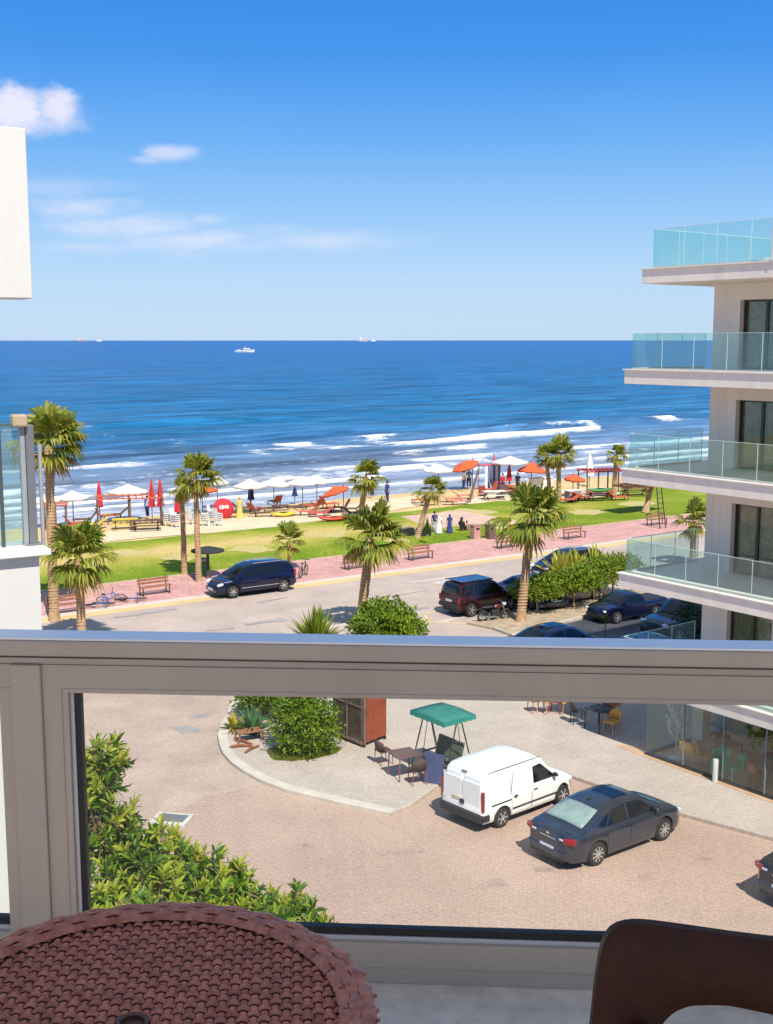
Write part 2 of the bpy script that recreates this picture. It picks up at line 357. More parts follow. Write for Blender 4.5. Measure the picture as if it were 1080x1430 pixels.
# dryness = bump around n=69.5, stronger towards the left end of the lawn
d1 = nn(nt2, 'ShaderNodeMath', operation='SUBTRACT'); L2.new(sp2.outputs['Y'], d1.inputs[0]); d1.inputs[1].default_value = 69.6
d2 = nn(nt2, 'ShaderNodeMath', operation='ABSOLUTE'); L2.new(d1.outputs[0], d2.inputs[0])
d3 = nn(nt2, 'ShaderNodeMapRange'); L2.new(d2.outputs[0], d3.inputs['Value']); d3.inputs['From Min'].default_value = 0; d3.inputs['From Max'].default_value = 4.6; d3.inputs['To Min'].default_value = .95; d3.inputs['To Max'].default_value = 0
d4 = nn(nt2, 'ShaderNodeMapRange'); L2.new(sp2.outputs['X'], d4.inputs['Value']); d4.inputs['From Min'].default_value = 44; d4.inputs['From Max'].default_value = 56; d4.inputs['To Min'].default_value = 1; d4.inputs['To Max'].default_value = .25
d5 = nn(nt2, 'ShaderNodeMath', operation='MULTIPLY'); L2.new(d3.outputs[0], d5.inputs[0]); L2.new(d4.outputs[0], d5.inputs[1])
d6 = nn(nt2, 'ShaderNodeMath', operation='MULTIPLY_ADD'); L2.new(na.outputs['Fac'], d6.inputs[0]); d6.inputs[1].default_value = 1.5; L2.new(d5.outputs[0], d6.inputs[2])
d7 = nn(nt2, 'ShaderNodeMath', operation='MULTIPLY_ADD'); L2.new(nb.outputs['Fac'], d7.inputs[0]); d7.inputs[1].default_value = 1.1; L2.new(d6.outputs[0], d7.inputs[2])
rp2 = nn(nt2, 'ShaderNodeValToRGB'); e = rp2.color_ramp.elements
e[0].position = .72; e[0].color = (.10,.21,.012,1); e[1].position = 1.0; e[1].color = (.20,.30,.025,1)
x = e.new(1.0); x.position = .86; x.color = (.17,.30,.018,1)
mr2 = nn(nt2, 'ShaderNodeMapRange'); L2.new(d7.outputs[0], mr2.inputs['Value']); mr2.inputs['From Min'].default_value = .95; mr2.inputs['From Max'].default_value = 2.35
rp3 = nn(nt2, 'ShaderNodeValToRGB'); e = rp3.color_ramp.elements
e[0].position = 0; e[0].color = (.125,.205,.012,1); e[1].position = .90; e[1].color = (.56,.42,.16,1)
x = e.new(.30); x.color = (.20,.27,.02,1); x = e.new(.55); x.color = (.36,.34,.06,1)
L2.new(mr2.outputs[0], rp3.inputs['Fac'])
pb = nn(nt2, 'ShaderNodeBsdfPrincipled'); pb.inputs['Roughness'].default_value = .9; pb.inputs['Specular IOR Level'].default_value = .1
L2.new(rp3.outputs[0], pb.inputs['Base Color']); L2.new(pb.outputs[0], out.inputs[0])
nc = nn(nt2, 'ShaderNodeTexNoise'); nc.inputs['Scale'].default_value = 8; nc.inputs['Detail'].default_value = 5; L2.new(tc2.outputs['Object'], nc.inputs['Vector'])
bp2 = nn(nt2, 'ShaderNodeBump'); bp2.inputs['Strength'].default_value = .8; bp2.inputs['Distance'].default_value = .06; L2.new(nc.outputs['Fac'], bp2.inputs['Height']); L2.new(bp2.outputs[0], pb.inputs['Normal'])
m_lawn = m
b = MB(); b.sheet(noisy([SN(-140,61.95), SN(140,61.95), SN(140,77), SN(62,76), SN(50,75.2), SN(42,74.6), SN(20,74.4), SN(-140,75.4)], .35, .5, .5, 1), .04)
kind(b.build('lawn', m_lawn, fix=False), 'structure')
b = MB(); r_ = random.Random(2)
for i, (px, py, w, h) in enumerate([(455,748,30,4),(520,735,34,5),(590,742,22,3),(655,716,40,5),(700,738,18,3),(820,716,30,4),(770,722,20,3),(350,768,36,5),(250,780,30,4),(180,772,34,4),(560,756,22,3),(890,704,26,4)]):
    b.sheet(noisy([at(px-w,py), at(px-w*.3,py-h), at(px+w*.6,py-h*.8), at(px+w,py), at(px+w*.4,py+h), at(px-w*.5,py+h*.8)], .55, .9, .3, i+60), .044 + .0002*i)
kind(b.build('bare_ground', mat('bare_sand', (.52,.40,.19), .95, .2, 1.2, .3, 8, col2=(.44,.40,.12)), fix=False), 'structure')
# cream path across the lawn and the pink court on the right
b = MB(); b.sheet(noisy([at(110,762), at(200,752), at(290,745), at(380,737), at(470,725), at(560,712), at(600,704), at(600,690), at(430,712), at(300,728), at(230,735), at(100,748)], .25, .6, .5, 2), .048)
kind(b.build('sand_path', m_path, fix=False), 'structure')
b = MB(); b.sheet(noisy([at(560,722), at(640,714), at(690,722), at(722,728), at(715,735), at(660,732), at(618,738), at(585,732)], .12, .6, .5, 5), .048)
kind(b.build('pink_court', mat('court', (.60,.40,.30), .9, .12, .8), fix=False), 'structure')
b = MB(); b.sheet(noisy([at(640,706), at(700,700), at(770,702), at(830,696), at(865,690), at(865,680), at(720,688), at(640,697)], .3, .5, .5, 6), .048)
kind(b.build('sand_path', m_path, fix=False), 'structure')
# car park behind the planting strip
b = MB(); b.sheet([at(690,893), at(806,867), at(850,853), at(925,836), Vector((30,66,0)), Vector((34,48,0)), Vector((12,45,0)), at(720,925)], .008)
kind(b.build('car_park', m_lot), 'structure')
plt = [at(*q) for q in [(652,872),(690,880),(716,890),(800,868),(848,853),(905,836),(975,816),(968,808),(890,822),(820,840),(760,852),(700,863)]]
b = MB(); b.prism(plt, -.05, .1); kind(b.build('planting_strip_ground', m_soil), 'structure')
kerbline('planting_strip_kerb', plt[1:7], .16, .14, mat('strip_kerb', (.50,.44,.35), .9, .2, 2), 1)
# worn yellow parking lines
m_yel = mat('worn_yellow_paint', (.62,.50,.22), .8, .25, 3)
b = MB()
for q in [((592,858),(640,843)), ((600,868),(655,872)), ((592,858),(600,868))]:
    p0, p1 = at(*q[0]), at(*q[1]); b.bar((p0.x,p0.y,.009), (p1.x,p1.y,.009), .14, .004)
kind(b.build('parking_marking', m_yel), 'structure')
# lighter repair streaks and tyre-worn lines on the road
b = MB()
for i in range(26):
    s = rnd.uniform(-12, 40); n = rnd.uniform(42, 54); l = rnd.uniform(1.5, 5); w = rnd.uniform(.1, .5)
    b.sheet(noisy([SN(s,n), SN(s+l,n+rnd.uniform(-.3,.3)), SN(s+l,n+w), SN(s,n+w)], .15, .8, .4, i), .006 + .0002*i)
kind(b.build('road_patch_marking', mat('road_patch', (.55,.475,.41), .9, .1, 2), fix=False), 'structure')
b = MB()
for i in range(14):
    s = rnd.uniform(-10, 38); n = rnd.uniform(42, 54); l = rnd.uniform(1.0, 3.5); w = rnd.uniform(.15, .4)
    b.sheet(noisy([SN(s,n), SN(s+l,n+rnd.uniform(-.3,.3)), SN(s+l,n+w), SN(s,n+w)], .15, .8, .4, i+40), .013 + .0002*i)
b.sheet(noisy([at(236,1017), at(262,1014), at(284,1020), at(272,1023), at(250,1025), at(240,1021)], .3, 1.6, .15, 77), .0125); b.sheet(noisy([at(262,1000), at(290,996), at(300,999), at(270,1003)], .2, 1.6, .15, 78), .0125)
kind(b.build('road_stain_marking', mat('road_stain', (.34,.30,.29), .8, .2, 2), fix=False), 'structure')

b = MB()
for i, (px, py, l, w, a) in enumerate([(690,1235,.7,.35,37),(560,1190,1.2,.25,10),(760,1215,.5,.3,0),(905,1225,.5,.3,20),(985,1195,.6,.4,36),(430,1180,.4,.25,0)]):
    q = at(px, py); d = Vector((math.cos(rad(a)), math.sin(rad(a)), 0)); e_ = Vector((-d.y, d.x, 0))
    b.sheet(noisy([q-d*l/2-e_*w/2, q+d*l/2-e_*w/2, q+d*l/2+e_*w/2, q-d*l/2+e_*w/2], .10, 2.2, .12, i+5), .0085+.0003*i)
kind(b.build('oil_stain_marking', mat('oil_stain', (.40,.275,.225), .7, .25, 3), fix=False), 'structure')
# ------------------------------------------------------------------ the sea
nsea = []; n = 82.0
while n < 45000:
    nsea.append(n); n += .42 if n < 160 else (.9 if n < 200 else (n-160)*.03+.4)
b = MB(); rows = []; NS = 260
crest = [(91.5,.08,.8,0), (96,.18,1.0,1), (101,.26,1.2,2), (107,.34,1.4,3), (114.5,.45,1.7,4), (122.5,.5,2,5), (131,1.0,2.1,6), (144,.75,2.6,7), (160,.65,3.0,8), (178,.55,3.4,9)]
def cr_pos(s, c): return c[0] + ((4.0 if c[0] > 125 else 2.6)*noise.noise(Vector((s*.018, c[3]*7.3, 0))) + 1.3*noise.noise(Vector((s*.07, c[3]*3.1+9, 0)))) * (.55 if c[0] < 100 else 1) + (s-25)*.10*(1 if c[0] > 120 else .5)
def cr_amp(s, c): return max(.1, .6 + 1.0*noise.noise(Vector((s*.035, c[3]*11.7, 4))))
for n in nsea:
    half = 40 + .66*n; s0 = .8*n; row = []
    for k in range(NS+1):
        s = s0 + half*(2*k/NS - 1); z = -.27
        if n < 190:
            for c in crest:
                d = n - cr_pos(s, c)
                if -5*c[2] < d < 5*c[2]:
                    w = c[2]*(.45 if d < 0 else 1.15); z += c[1]*cr_amp(s, c)*math.exp(-(d/w)**2)
        if n < 900:
            f = min(1, max(0, (n-90)/40))*min(1, max(0, (900-n)/300))
            z += f*.42*noise.noise(Vector((s*.035, n*.15, 1))) + f*.16*noise.noise(Vector((s*.13, n*.45, 5)))
        row.append(SN(s, n, z))
    rows.append(row)
b.rows(rows)
sea = kind(b.build('sea', [], smooth=180, fix=False), 'structure')
# foam amount per vertex, where the crests break
me = sea.data; ca = me.attributes.new('foam', 'FLOAT', 'POINT'); vals = []
for v in me.vertices:
    s, n = toSN(v.co); f = 0.0
    if n < 200:
        for c in crest:
            d = n - cr_pos(s, c); k3 = c[3]
            br = noise.noise(Vector((s*.026, k3*5.3+2, 8))) + .6*noise.noise(Vector((s*.10, k3*2.3, 3))) + .25*noise.noise(Vector((s*.35, k3*4.1, n*.3)))
            th = (-.55,-.42,-.34,-.28,-.16,.06,.02,.46,.60,.7)[k3]
            a = min(1, max(0, (br-th)*3.2))
            w0 = (1.5 + .9*noise.noise(Vector((s*.09, k3*9.1, 5)))) * (.4, .55, .75, .95, 1.1, 1.0, 1.6, .9, .8, .8)[k3]
            if -3.6*w0 < d < .7: f = max(f, a*(1.0 if d > -.7*w0 else max(0, 1-(-d-.7*w0)/(2.9*w0))*.8))
        wash = min(1, max(0, (124-n)/24))*.42 + .10*min(1, max(0, (150-n)/20))
        f = max(f, wash*(.62 + .75*noise.noise(Vector((s*.045, n*.15, 2))) + .5*noise.noise(Vector((s*.16, n*.5, 7)))))
        if n < 86.6: f = max(f, .38)
    vals.append(f)
ca.data.foreach_set('value', vals)
m, nt2, out = newmat('sea_water'); L2 = nt2.links
tc2 = nn(nt2, 'ShaderNodeTexCoord'); mp2 = nn(nt2, 'ShaderNodeMapping'); mp2.inputs['Rotation'].default_value = (0,0,-SHORE); L2.new(tc2.outputs['Object'], mp2.inputs[0])
sp2 = nn(nt2, 'ShaderNodeSeparateXYZ'); L2.new(mp2.outputs[0], sp2.inputs[0])
def log_fac(src):
    lg = nn(nt2, 'ShaderNodeMath', operation='LOGARITHM'); lg.inputs[1].default_value = 10; L2.new(src, lg.inputs[0]); return lg.outputs[0]
ln = log_fac(sp2.outputs['Y'])
mrd = nn(nt2, 'ShaderNodeMapRange'); L2.new(ln, mrd.inputs['Value']); mrd.inputs['From Min'].default_value = 1.93; mrd.inputs['From Max'].default_value = 3.6
rpd = nn(nt2, 'ShaderNodeValToRGB'); e = rpd.color_ramp.elements
e[0].position = 0; e[0].color = (.29,.32,.39,1); e[1].position = 1; e[1].color = (.004,.092,.30,1)
for p_, c_ in ((.05,(.21,.27,.37)), (.10,(.11,.20,.33)), (.14,(.04,.145,.30)), (.19,(.015,.13,.275)), (.28,(.006,.112,.265)), (.6,(.004,.098,.285))):
    x = e.new(p_); x.color = rgba(c_)
L2.new(mrd.outputs[0], rpd.inputs['Fac'])
# long streaks of darker and lighter water, with swell shading painted in
mps = nn(nt2, 'ShaderNodeMapping'); mps.inputs['Scale'].default_value = (.022,.13,1); L2.new(mp2.outputs[0], mps.inputs[0])
nst = nn(nt2, 'ShaderNodeTexNoise'); nst.inputs['Scale'].default_value = 1; nst.inputs['Detail'].default_value = 8; nst.inputs['Roughness'].default_value = .65; nst.inputs['Distortion'].default_value = .6; L2.new(mps.outputs[0], nst.inputs['Vector'])
mst = nn(nt2, 'ShaderNodeMapRange'); L2.new(nst.outputs['Fac'], mst.inputs['Value']); mst.inputs['From Min'].default_value = .32; mst.inputs['From Max'].default_value = .68; mst.inputs['To Min'].default_value = .5; mst.inputs['To Max'].default_value = 1.5
mps3 = nn(nt2, 'ShaderNodeMapping'); mps3.inputs['Scale'].default_value = (.07,.42,1); L2.new(mp2.outputs[0], mps3.inputs[0])
nst3 = nn(nt2, 'ShaderNodeTexNoise'); nst3.inputs['Scale'].default_value = 1; nst3.inputs['Detail'].default_value = 5; nst3.inputs['Distortion'].default_value = .8; L2.new(mps3.outputs[0], nst3.inputs['Vector'])
mst3 = nn(nt2, 'ShaderNodeMapRange'); L2.new(nst3.outputs['Fac'], mst3.inputs['Value']); mst3.inputs['From Min'].default_value = .32; mst3.inputs['From Max'].default_value = .68; mst3.inputs['To Min'].default_value = .62; mst3.inputs['To Max'].default_value = 1.38
mmu = nn(nt2, 'ShaderNodeMath', operation='MULTIPLY'); L2.new(mst.outputs[0], mmu.inputs[0]); L2.new(mst3.outputs[0], mmu.inputs[1])
vsc = nn(nt2, 'ShaderNodeVectorMath', operation='SCALE'); L2.new(rpd.outputs[0], vsc.inputs[0]); L2.new(mmu.outputs[0], vsc.inputs['Scale'])
fa = nn(nt2, 'ShaderNodeAttribute', attribute_name='foam')
mpf = nn(nt2, 'ShaderNodeMapping'); mpf.inputs['Scale'].default_value = (.45,1.3,1); L2.new(mp2.outputs[0], mpf.inputs[0])
nf = nn(nt2, 'ShaderNodeTexNoise'); nf.inputs['Scale'].default_value = 1.3; nf.inputs['Detail'].default_value = 8; nf.inputs['Roughness'].default_value = .7; L2.new(mpf.outputs[0], nf.inputs['Vector'])
fsum = nn(nt2, 'ShaderNodeMath', operation='MULTIPLY_ADD'); L2.new(nf.outputs['Fac'], fsum.inputs[0]); fsum.inputs[1].default_value = 2.3; L2.new(fa.outputs['Fac'], fsum.inputs[2])
fm = nn(nt2, 'ShaderNodeMapRange', interpolation_type='SMOOTHSTEP'); L2.new(fsum.outputs[0], fm.inputs['Value']); fm.inputs['From Min'].default_value = 1.42; fm.inputs['From Max'].default_value = 2.15
mxf = nn(nt2, 'ShaderNodeMixRGB'); L2.new(fm.outputs[0], mxf.inputs[0]); L2.new(vsc.outputs[0], mxf.inputs[1]); mxf.inputs[2].default_value = (.82,.82,.84,1)
pb = nn(nt2, 'ShaderNodeBsdfPrincipled'); L2.new(mxf.outputs[0], pb.inputs['Base Color']); pb.inputs['Roughness'].default_value = .28; pb.inputs['IOR'].default_value = 1.33; pb.inputs['Specular IOR Level'].default_value = .13
rf = nn(nt2, 'ShaderNodeMapRange'); L2.new(fm.outputs[0], rf.inputs['Value']); rf.inputs['To Min'].default_value = .28; rf.inputs['To Max'].default_value = .9; L2.new(rf.outputs[0], pb.inputs['Roughness'])
mpb = nn(nt2, 'ShaderNodeMapping'); mpb.inputs['Scale'].default_value = (.5,1.0,1); L2.new(mp2.outputs[0], mpb.inputs[0])
n1 = nn(nt2, 'ShaderNodeTexNoise'); n1.inputs['Scale'].default_value = .55; n1.inputs['Detail'].default_value = 9; n1.inputs['Roughness'].default_value = .62; L2.new(mpb.outputs[0], n1.inputs['Vector'])
bp2 = nn(nt2, 'ShaderNodeBump'); bp2.inputs['Strength'].default_value = 1; bp2.inputs['Distance'].default_value = .9; L2.new(n1.outputs['Fac'], bp2.inputs['Height']); L2.new(bp2.outputs[0], pb.inputs['Normal'])
L2.new(pb.outputs[0], out.inputs[0]); me.materials.append(m)
# ------------------------------------------------------------------ our own balcony
FZ = H - 1.76
RD = Vector((.998, -.061, 0)); RN = Vector((-.061, -.998, 0))    # along the railing, towards us
R0 = Vector((0, 2.45, 0))
def onrail(x, y, off=0.0):                 # point of the railing plane (moved off towards us) at photo pixel
    u = (x-540)/F; v = (715-y)/F
    d = Vector((u, v*SP+CP, v*CP-SP)); o = R0 + RN*off
    t = (o.x*RN.x + o.y*RN.y)/(d.x*RN.x + d.y*RN.y)
    return Vector((d.x*t, d.y*t, H + d.z*t))
def rz_(y, x=540): return onrail(x, y).z
def rx_(x, y=1100): return (onrail(x, y)-R0).dot(RD)
m_alu = mat('taupe_aluminium', (.50,.425,.335), .40, .10, 3, .05, 120, metal=.0, stretch=(1,1,.25), detail=8, spec=.5)
m_alul = mat('pale_aluminium', (.62,.62,.62), .35, .04, 3, metal=.2)
m_gask = mat('black_rubber', (.012,.012,.014), .5, .2, 8)
m_pane = glassmat('window_glass', (.96,.985,.97), -.02, .007, (.7,.72,.7))
rail = thing('balcony_railing', 'taupe aluminium balcony railing with glass panes between wicker table and street', 'railing', (0,0,0))
ang = math.atan2(RD.y, RD.x)
def rb(mb, x0, x1, z0, z1, o0, o1):        # box in railing coordinates; o = offset towards us
    c = R0 + RD*((x0+x1)/2) + RN*((o0+o1)/2); mb.box((c.x, c.y, (z0+z1)/2), (abs(x1-x0), abs(o1-o0), abs(z1-z0)), rz=ang)
zc0, zc1 = rz_(919), rz_(897)               # cap front
zt = rz_(973); zb1 = rz_(1313); zb0 = rz_(1368)
XL, XR = -2.2, 2.6
b = MB(); rb(b, XL, XR, zc0, zc1, .034, -.045); rail_o = b.build('top_rail', m_alu, rail, bevel=.004); b = MB(); rb(b, XL, XR, zc1+.0005, zc1+.006, .031, -.042); b.build('cap_sky_sheen', mat('cap_sky_sheen', (.92,.92,.90), .34, .04, 3, metal=.12), rail, bevel=.002)  # near-white top strip, the sky's sheen is put into its colour
b = MB(); rb(b, XL, XR, zc0-.006, zc0-.0005, .012, -.03); rb(b, XL, XR, zc0-.016, zc0-.0065, .021, -.03); rb(b, XL, XR, zc0-.022, zc0-.0165, .013, -.03); b.build('rail_groove', m_alu, rail)
zg = zc0-.0225
xm0, xm1 = rx_(27), rx_(68)                 # mullion
b = MB(); rb(b, xm0, xm1, zb0, zg, .022, -.03); b.build('mullion', m_alu, rail, bevel=.003)
# sash frames left and right of the mullion
def sash(x0, x1, w, w2=None):
    w2 = w2 or w; gr = 1 if w2 == w else .05
    b = MB(); zT = zg - .0005
    rb(b, x0, x0+w, zb1, zt, .014, -.025); rb(b, x1-w2, x1, zb1, zt, .014, -.025)
    rb(b, x0, x1, zt, zT, .0145, -.025); rb(b, x0, x1, zb0, zb1, .0145, -.025)
    # raised arris lines along the frame
    rb(b, x0+w*.72, x0+w*.76, zb1, zt+.010, .0160, .014)
    rb(b, x0+w*.72, x1, zt+.0095, zt+.0105, .0160, .014)
    rb(b, x0, x1, zb0+.036, zb0+.0370, .016, .0145)
    o = b.build('sash_frame', m_alu, rail, bevel=.0015)
    b = MB(); rb(b, x0+w, x0+w+.009, zb1, zt, .004, -.02); rb(b, x1-w2-.009*gr, x1-w2, zb1, zt, .004, -.02); rb(b, x0+w+.009, x1-w2-.009*gr, zb1, zb1+.011, .004, -.02)
    b.build('glazing_bead', m_alul, o, bevel=.001)
    b = MB(); g = .014; xa, xb, za = x0+w+.009, x1-w2-.009*gr, zb1+.011
    rb(b, xa, xa+g, za, zt, .000, -.018); rb(b, xb-g*gr, xb, za, zt, .000, -.018); rb(b, xa+g, xb-g*gr, za, za+.017, .000, -.018); rb(b, xa+g, xb-g*gr, zt-.004, zt-.0003, .000, -.018)
    b.build('gasket', m_gask, o)
    b = MB(); rb(b, xa+g*.5, xb-g*.5, za+.008, zt-.002, -.007, -.011); b.build('glass_pane', m_pane, rail)
w_s = rx_(103)-xm1
sash(xm1+.0005, XR, w_s); sash(XL, xm0-.0005, w_s, rx_(27)-rx_(9))
# stone ledge, floor, wall below, and an added slab that shades the balcony
m_ledge = mat('speckled_stone', (.60,.54,.47), .7, .3, 14, .25, 60, col2=(.88,.81,.72), detail=10)
def rpoly(x0, x1, o0, o1): return [R0+RD*x0+RN*o0, R0+RD*x1+RN*o0, R0+RD*x1+RN*o1, R0+RD*x0+RN*o1]
b = MB(); b.prism(rpoly(-2.6, 3.0, -.10, .30), FZ-.3, zb0-.0005)
led = b.build('ledge_wall', m_ledge, None, bevel=.006); tag(led, 'low speckled grey stone ledge wall carrying the aluminium railing', 'wall')
b = MB(); b.prism(rpoly(-2.6, 3.0, .302, 6), FZ-.3, FZ); kind(b.build('balcony_floor', mat('floor_tile', (.52,.40,.29), .6, .1, 2)), 'structure')
m_plas = mat('cream_plaster', (.70,.68,.62), .9, .05, 2, .15, 80)
b = MB(); b.prism(rpoly(-5, 5, .85, 2.55), FZ+2.75, FZ+2.95); kind(b.build('unseen_sun_shield', m_plas), 'structure')  # unseen slab, added to keep the sun off rail and table
b = MB(); b.prism(rpoly(-7, 7, .31, 6), 0, FZ-.31); kind(b.build('building_wall', m_plas), 'structure')
# ------------------------------------------------------------------ wicker table
TZ = H - 1.03
far = at(190, 1264, TZ); hol = at(175, 1418, TZ); TR = .372
TC = Vector((hol.x*.98 + .004, far.y - TR + .008, 0))
m_wick = mat('brown_wicker', (.30,.088,.052), .32, .35, 45, .15, 300, col2=(.66,.24,.15), spec=.4)
m_wick2 = mat('dark_wicker', (.05,.022,.018), .6, .3, 40)
tab = thing('wicker_table', 'round woven brown wicker table with a centre hole, close to the glass railing', 'table', (TC.x, TC.y, FZ))
th = TZ - FZ
b = MB(); ri = .318; P = .0168; RW = .0158; A = .0040
rotw = rad(4); cw, sw = math.cos(rotw), math.sin(rotw)
def put(mb, rows): mb.rows([[(x*cw - y*sw, x*sw + y*cw, z) for (x, y, z) in r] for r in rows])
hole = .021
def spans(y, w, rr):
    """x ranges of a strand at offset y inside the disc but outside the hole"""
    x = math.sqrt(max(0, rr*rr - y*y))
    if x < .01: return []
    if abs(y) < hole + w*.45:
        h = math.sqrt(max(0, (hole+w*.45)**2 - y*y))
        return [(-x, -h), (h, x)]
    return [(-x, x)]
j = -int(ri/RW)
while j*RW < ri:
    y0 = j*RW
    for (xa, xb) in spans(y0, RW, ri+.012):
        n = max(3, int((xb-xa)/(P/8))); rows = []
        for i in range(n+1):
            x = xa + (xb-xa)*i/n; ph = math.cos(math.pi*(x/P + j)); jit = .0012*noise.noise(Vector((x*20, j*1.7, 0)))
            z = th - .012 + A*ph; wd = RW*(.43 + .05*ph)
            rows.append([(x, y0 + wd*k + jit - .0028*ph*(1-k*k), z + .0028*(1-k*k) - .001*abs(k)) for k in (-1, -.6, 0, .6, 1)])
        put(b, rows)
    j += 1
i = -int(ri/P)
while i*P < ri:
    x0 = i*P
    for (ya, yb) in spans(x0, P, ri+.012):
        n = max(3, int((yb-ya)/(RW/4))); rows = []
        for k in range(n+1):
            y = ya + (yb-ya)*k/n; ph = -math.cos(math.pi*(y/RW))*(1 if i % 2 == 0 else -1)
            z = th - .013 + A*.8*ph
            rows.append([(x0 + P*.30*q, y, z + .0015*(1-q*q)) for q in (-1, 0, 1)])
        put(b, rows)
    i += 1
b.build('woven_top', m_wick, tab, smooth=50, fix=False)
b = MB(); b.lathe([(hole*.9, th-.05), (hole*.92, th-.022), (ri+.01, th-.022)], 40); b.lathe([(.0, th-.05),(hole*.9, th-.05)], 24); b.build('under_board', m_wick2, tab)
b = MB(); b.lathe([(hole*.86, th-.03), (hole*.9, th-.008), (hole*1.22, th-.0065), (hole*1.28, th-.014)], 40); b.build('hole_ring', mat('hole_ring', (.10,.04,.03), .45), tab, smooth=40)
# rim of woven rings
b = MB()
def ring_strand(r, z, w, seg, par, amp, tilt):
    n = seg*8; rows = []
    for i in range(n+1):
        t = 2*math.pi*i/n; ph = math.cos(math.pi*(i/8 + par)); rr = r + .0010*math.sin(i*1.7)
        row = []
        for k in (-1, -.65, 0, .65, 1):
            q = w*(.50+.05*ph)*k; r2 = rr + q*math.cos(tilt); zz = z + amp*ph + .0035*(1-k*k) - q*math.sin(tilt)
            row.append((r2*math.cos(t), r2*math.sin(t), zz))
        rows.append(row)
    b.rows(rows)
SEG = 70
for k, (r, z, tl) in enumerate([(ri+.009, th-.002, -.35), (ri+.027, th+.002, 0), (ri+.046, th+.001, .12), (TR-.003, th-.007, .7), (TR+.003, th-.025, 1.35), (TR+.003, th-.044, 1.5), (TR+.002, th-.062, 1.55)]):
    ring_strand(r, z, .0205, SEG, k, .0017 if k < 3 else .0008, tl)
for i in range(SEG):                         # stakes between the ring strands
    t = 2*math.pi*(i)/SEG; rows = []
    for k, r in enumerate([ri-.001+q*.0046 for q in range(15)]):
        ph = -math.cos(math.pi*((r-ri-.009)/.0185))*(1 if i % 2 == 0 else -1)
        zc = th - .001 + .003*ph - (.006 if r > TR-.006 else 0) - (.004 if r < ri+.004 else 0)
        rows.append([(r*math.cos(t+q*.0058/r), r*math.sin(t+q*.0058/r), zc + .001*(1-q*q)) for q in (-1,0,1)])
    b.rows(rows)
b.build('woven_rim', m_wick, tab, smooth=50, fix=False)
b = MB(); b.lathe([(ri-.004, th-.021), (ri-.002, th-.010), (ri+.03, th-.006), (TR-.004, th-.012), (TR-.002, th-.075), (TR-.03, th-.076)], 72); b.build('rim_core', m_wick2, tab, smooth=40)
for k in range(4):
    a = rad(45+90*k); b = MB(); b.tube([(.25*math.cos(a), .25*math.sin(a), th-.06), (.27*math.cos(a), .27*math.sin(a), .0)], .022, 10); b.build('leg', m_wick2, tab, smooth=40)
# ------------------------------------------------------------------ brown plastic chair: seen from behind its back
m_chair = mat('dark_brown_plastic', (.048,.015,.007), .45, .2, 30, .12, 220, spec=.2)
CY = 1.80
def chp(x, y): return atY(x, y, CY)
cz = chp(850, 1290).z
ch = thing('plastic_chair', 'dark brown moulded plastic chair, its open back against the railing', 'chair', (0,0,FZ))
# outline of the back frame in the plane at CY (photo outline on the left, mirrored on the right)
cx = chp(1105, 1300).x
pts_o = [(818,1440),(822,1410),(828,1370),(835,1330),(841,1308),(850,1295),(864,1288),(884,1286),(905,1287),(960,1294),(1020,1302),(1080,1309)]
pts_i = [(905,1440),(912,1425),(922,1410),(937,1398),(958,1391),(985,1390),(1012,1391),(1040,1396),(1080,1404)]
def halves(pts):
    h = [chp(*q) for q in pts]; l = [(p.x-cx, p.z-FZ) for p in h]
    return l
lo, li = halves(pts_o), halves(pts_i)
zlow = .44
lo = [(lo[0][0]-.022, zlow), (lo[0][0]-.008, .62)] + lo[:]; li = [(li[0][0]-.012, zlow), (li[0][0]-.010, .62)] + li[:]
lo.append((0, lo[-1][1]-.001)); li.append((0, li[-1][1]-.002))
def resample(pl, n):
    ln_ = [0]
    for a, c in zip(pl, pl[1:]): ln_.append(ln_[-1] + math.hypot(c[0]-a[0], c[1]-a[1]))
    out = []
    for k in range(n+1):
        t = ln_[-1]*k/n
        out.append((pw(list(zip(ln_, [p[0] for p in pl])), t), pw(list(zip(ln_, [p[1] for p in pl])), t)))
    return out
NO = 48; ro, ri_ = resample(lo, NO), resample(li, NO)
for _ in range(2):
    ro = [ro[0]] + [((ro[i-1][0]+2*ro[i][0]+ro[i+1][0])/4, (ro[i-1][1]+2*ro[i][1]+ro[i+1][1])/4) for i in range(1, NO)] + [ro[-1]]
full_o = ro + [(-x, z) for x, z in reversed(ro[:-1])]; full_i = ri_ + [(-x, z) for x, z in reversed(ri_[:-1])]
rows = []
for (xo, zo), (xi, zi) in zip(full_o, full_i):
    row = []
    lean = lambda z: .16*(z-.44)            # the back leans away
    curve = lambda x: .05*(1-(x/.3)**2)
    for k in range(12):                     # rounded rectangular section
        t = 2*math.pi*k/12; a = max(-1, min(1, 1.25*math.cos(t))); c = max(-1, min(1, 1.3*math.sin(t)))
        f = (a+1)/2; x = xo + (xi-xo)*f; z = zo + (zi-zo)*f
        row.append((x + cx, CY + lean(z) - lean(cz-FZ) + .018*c*(1-.25*a*a), z))
    rows.append(row)
b = MB(); b.rows(rows, closed=True); b.build('back_frame', m_chair, ch, smooth=60)
b = MB(); b.box((cx, CY-.33, .43), (.46,.50,.035)); b.build('seat', m_chair, ch, bevel=.015)
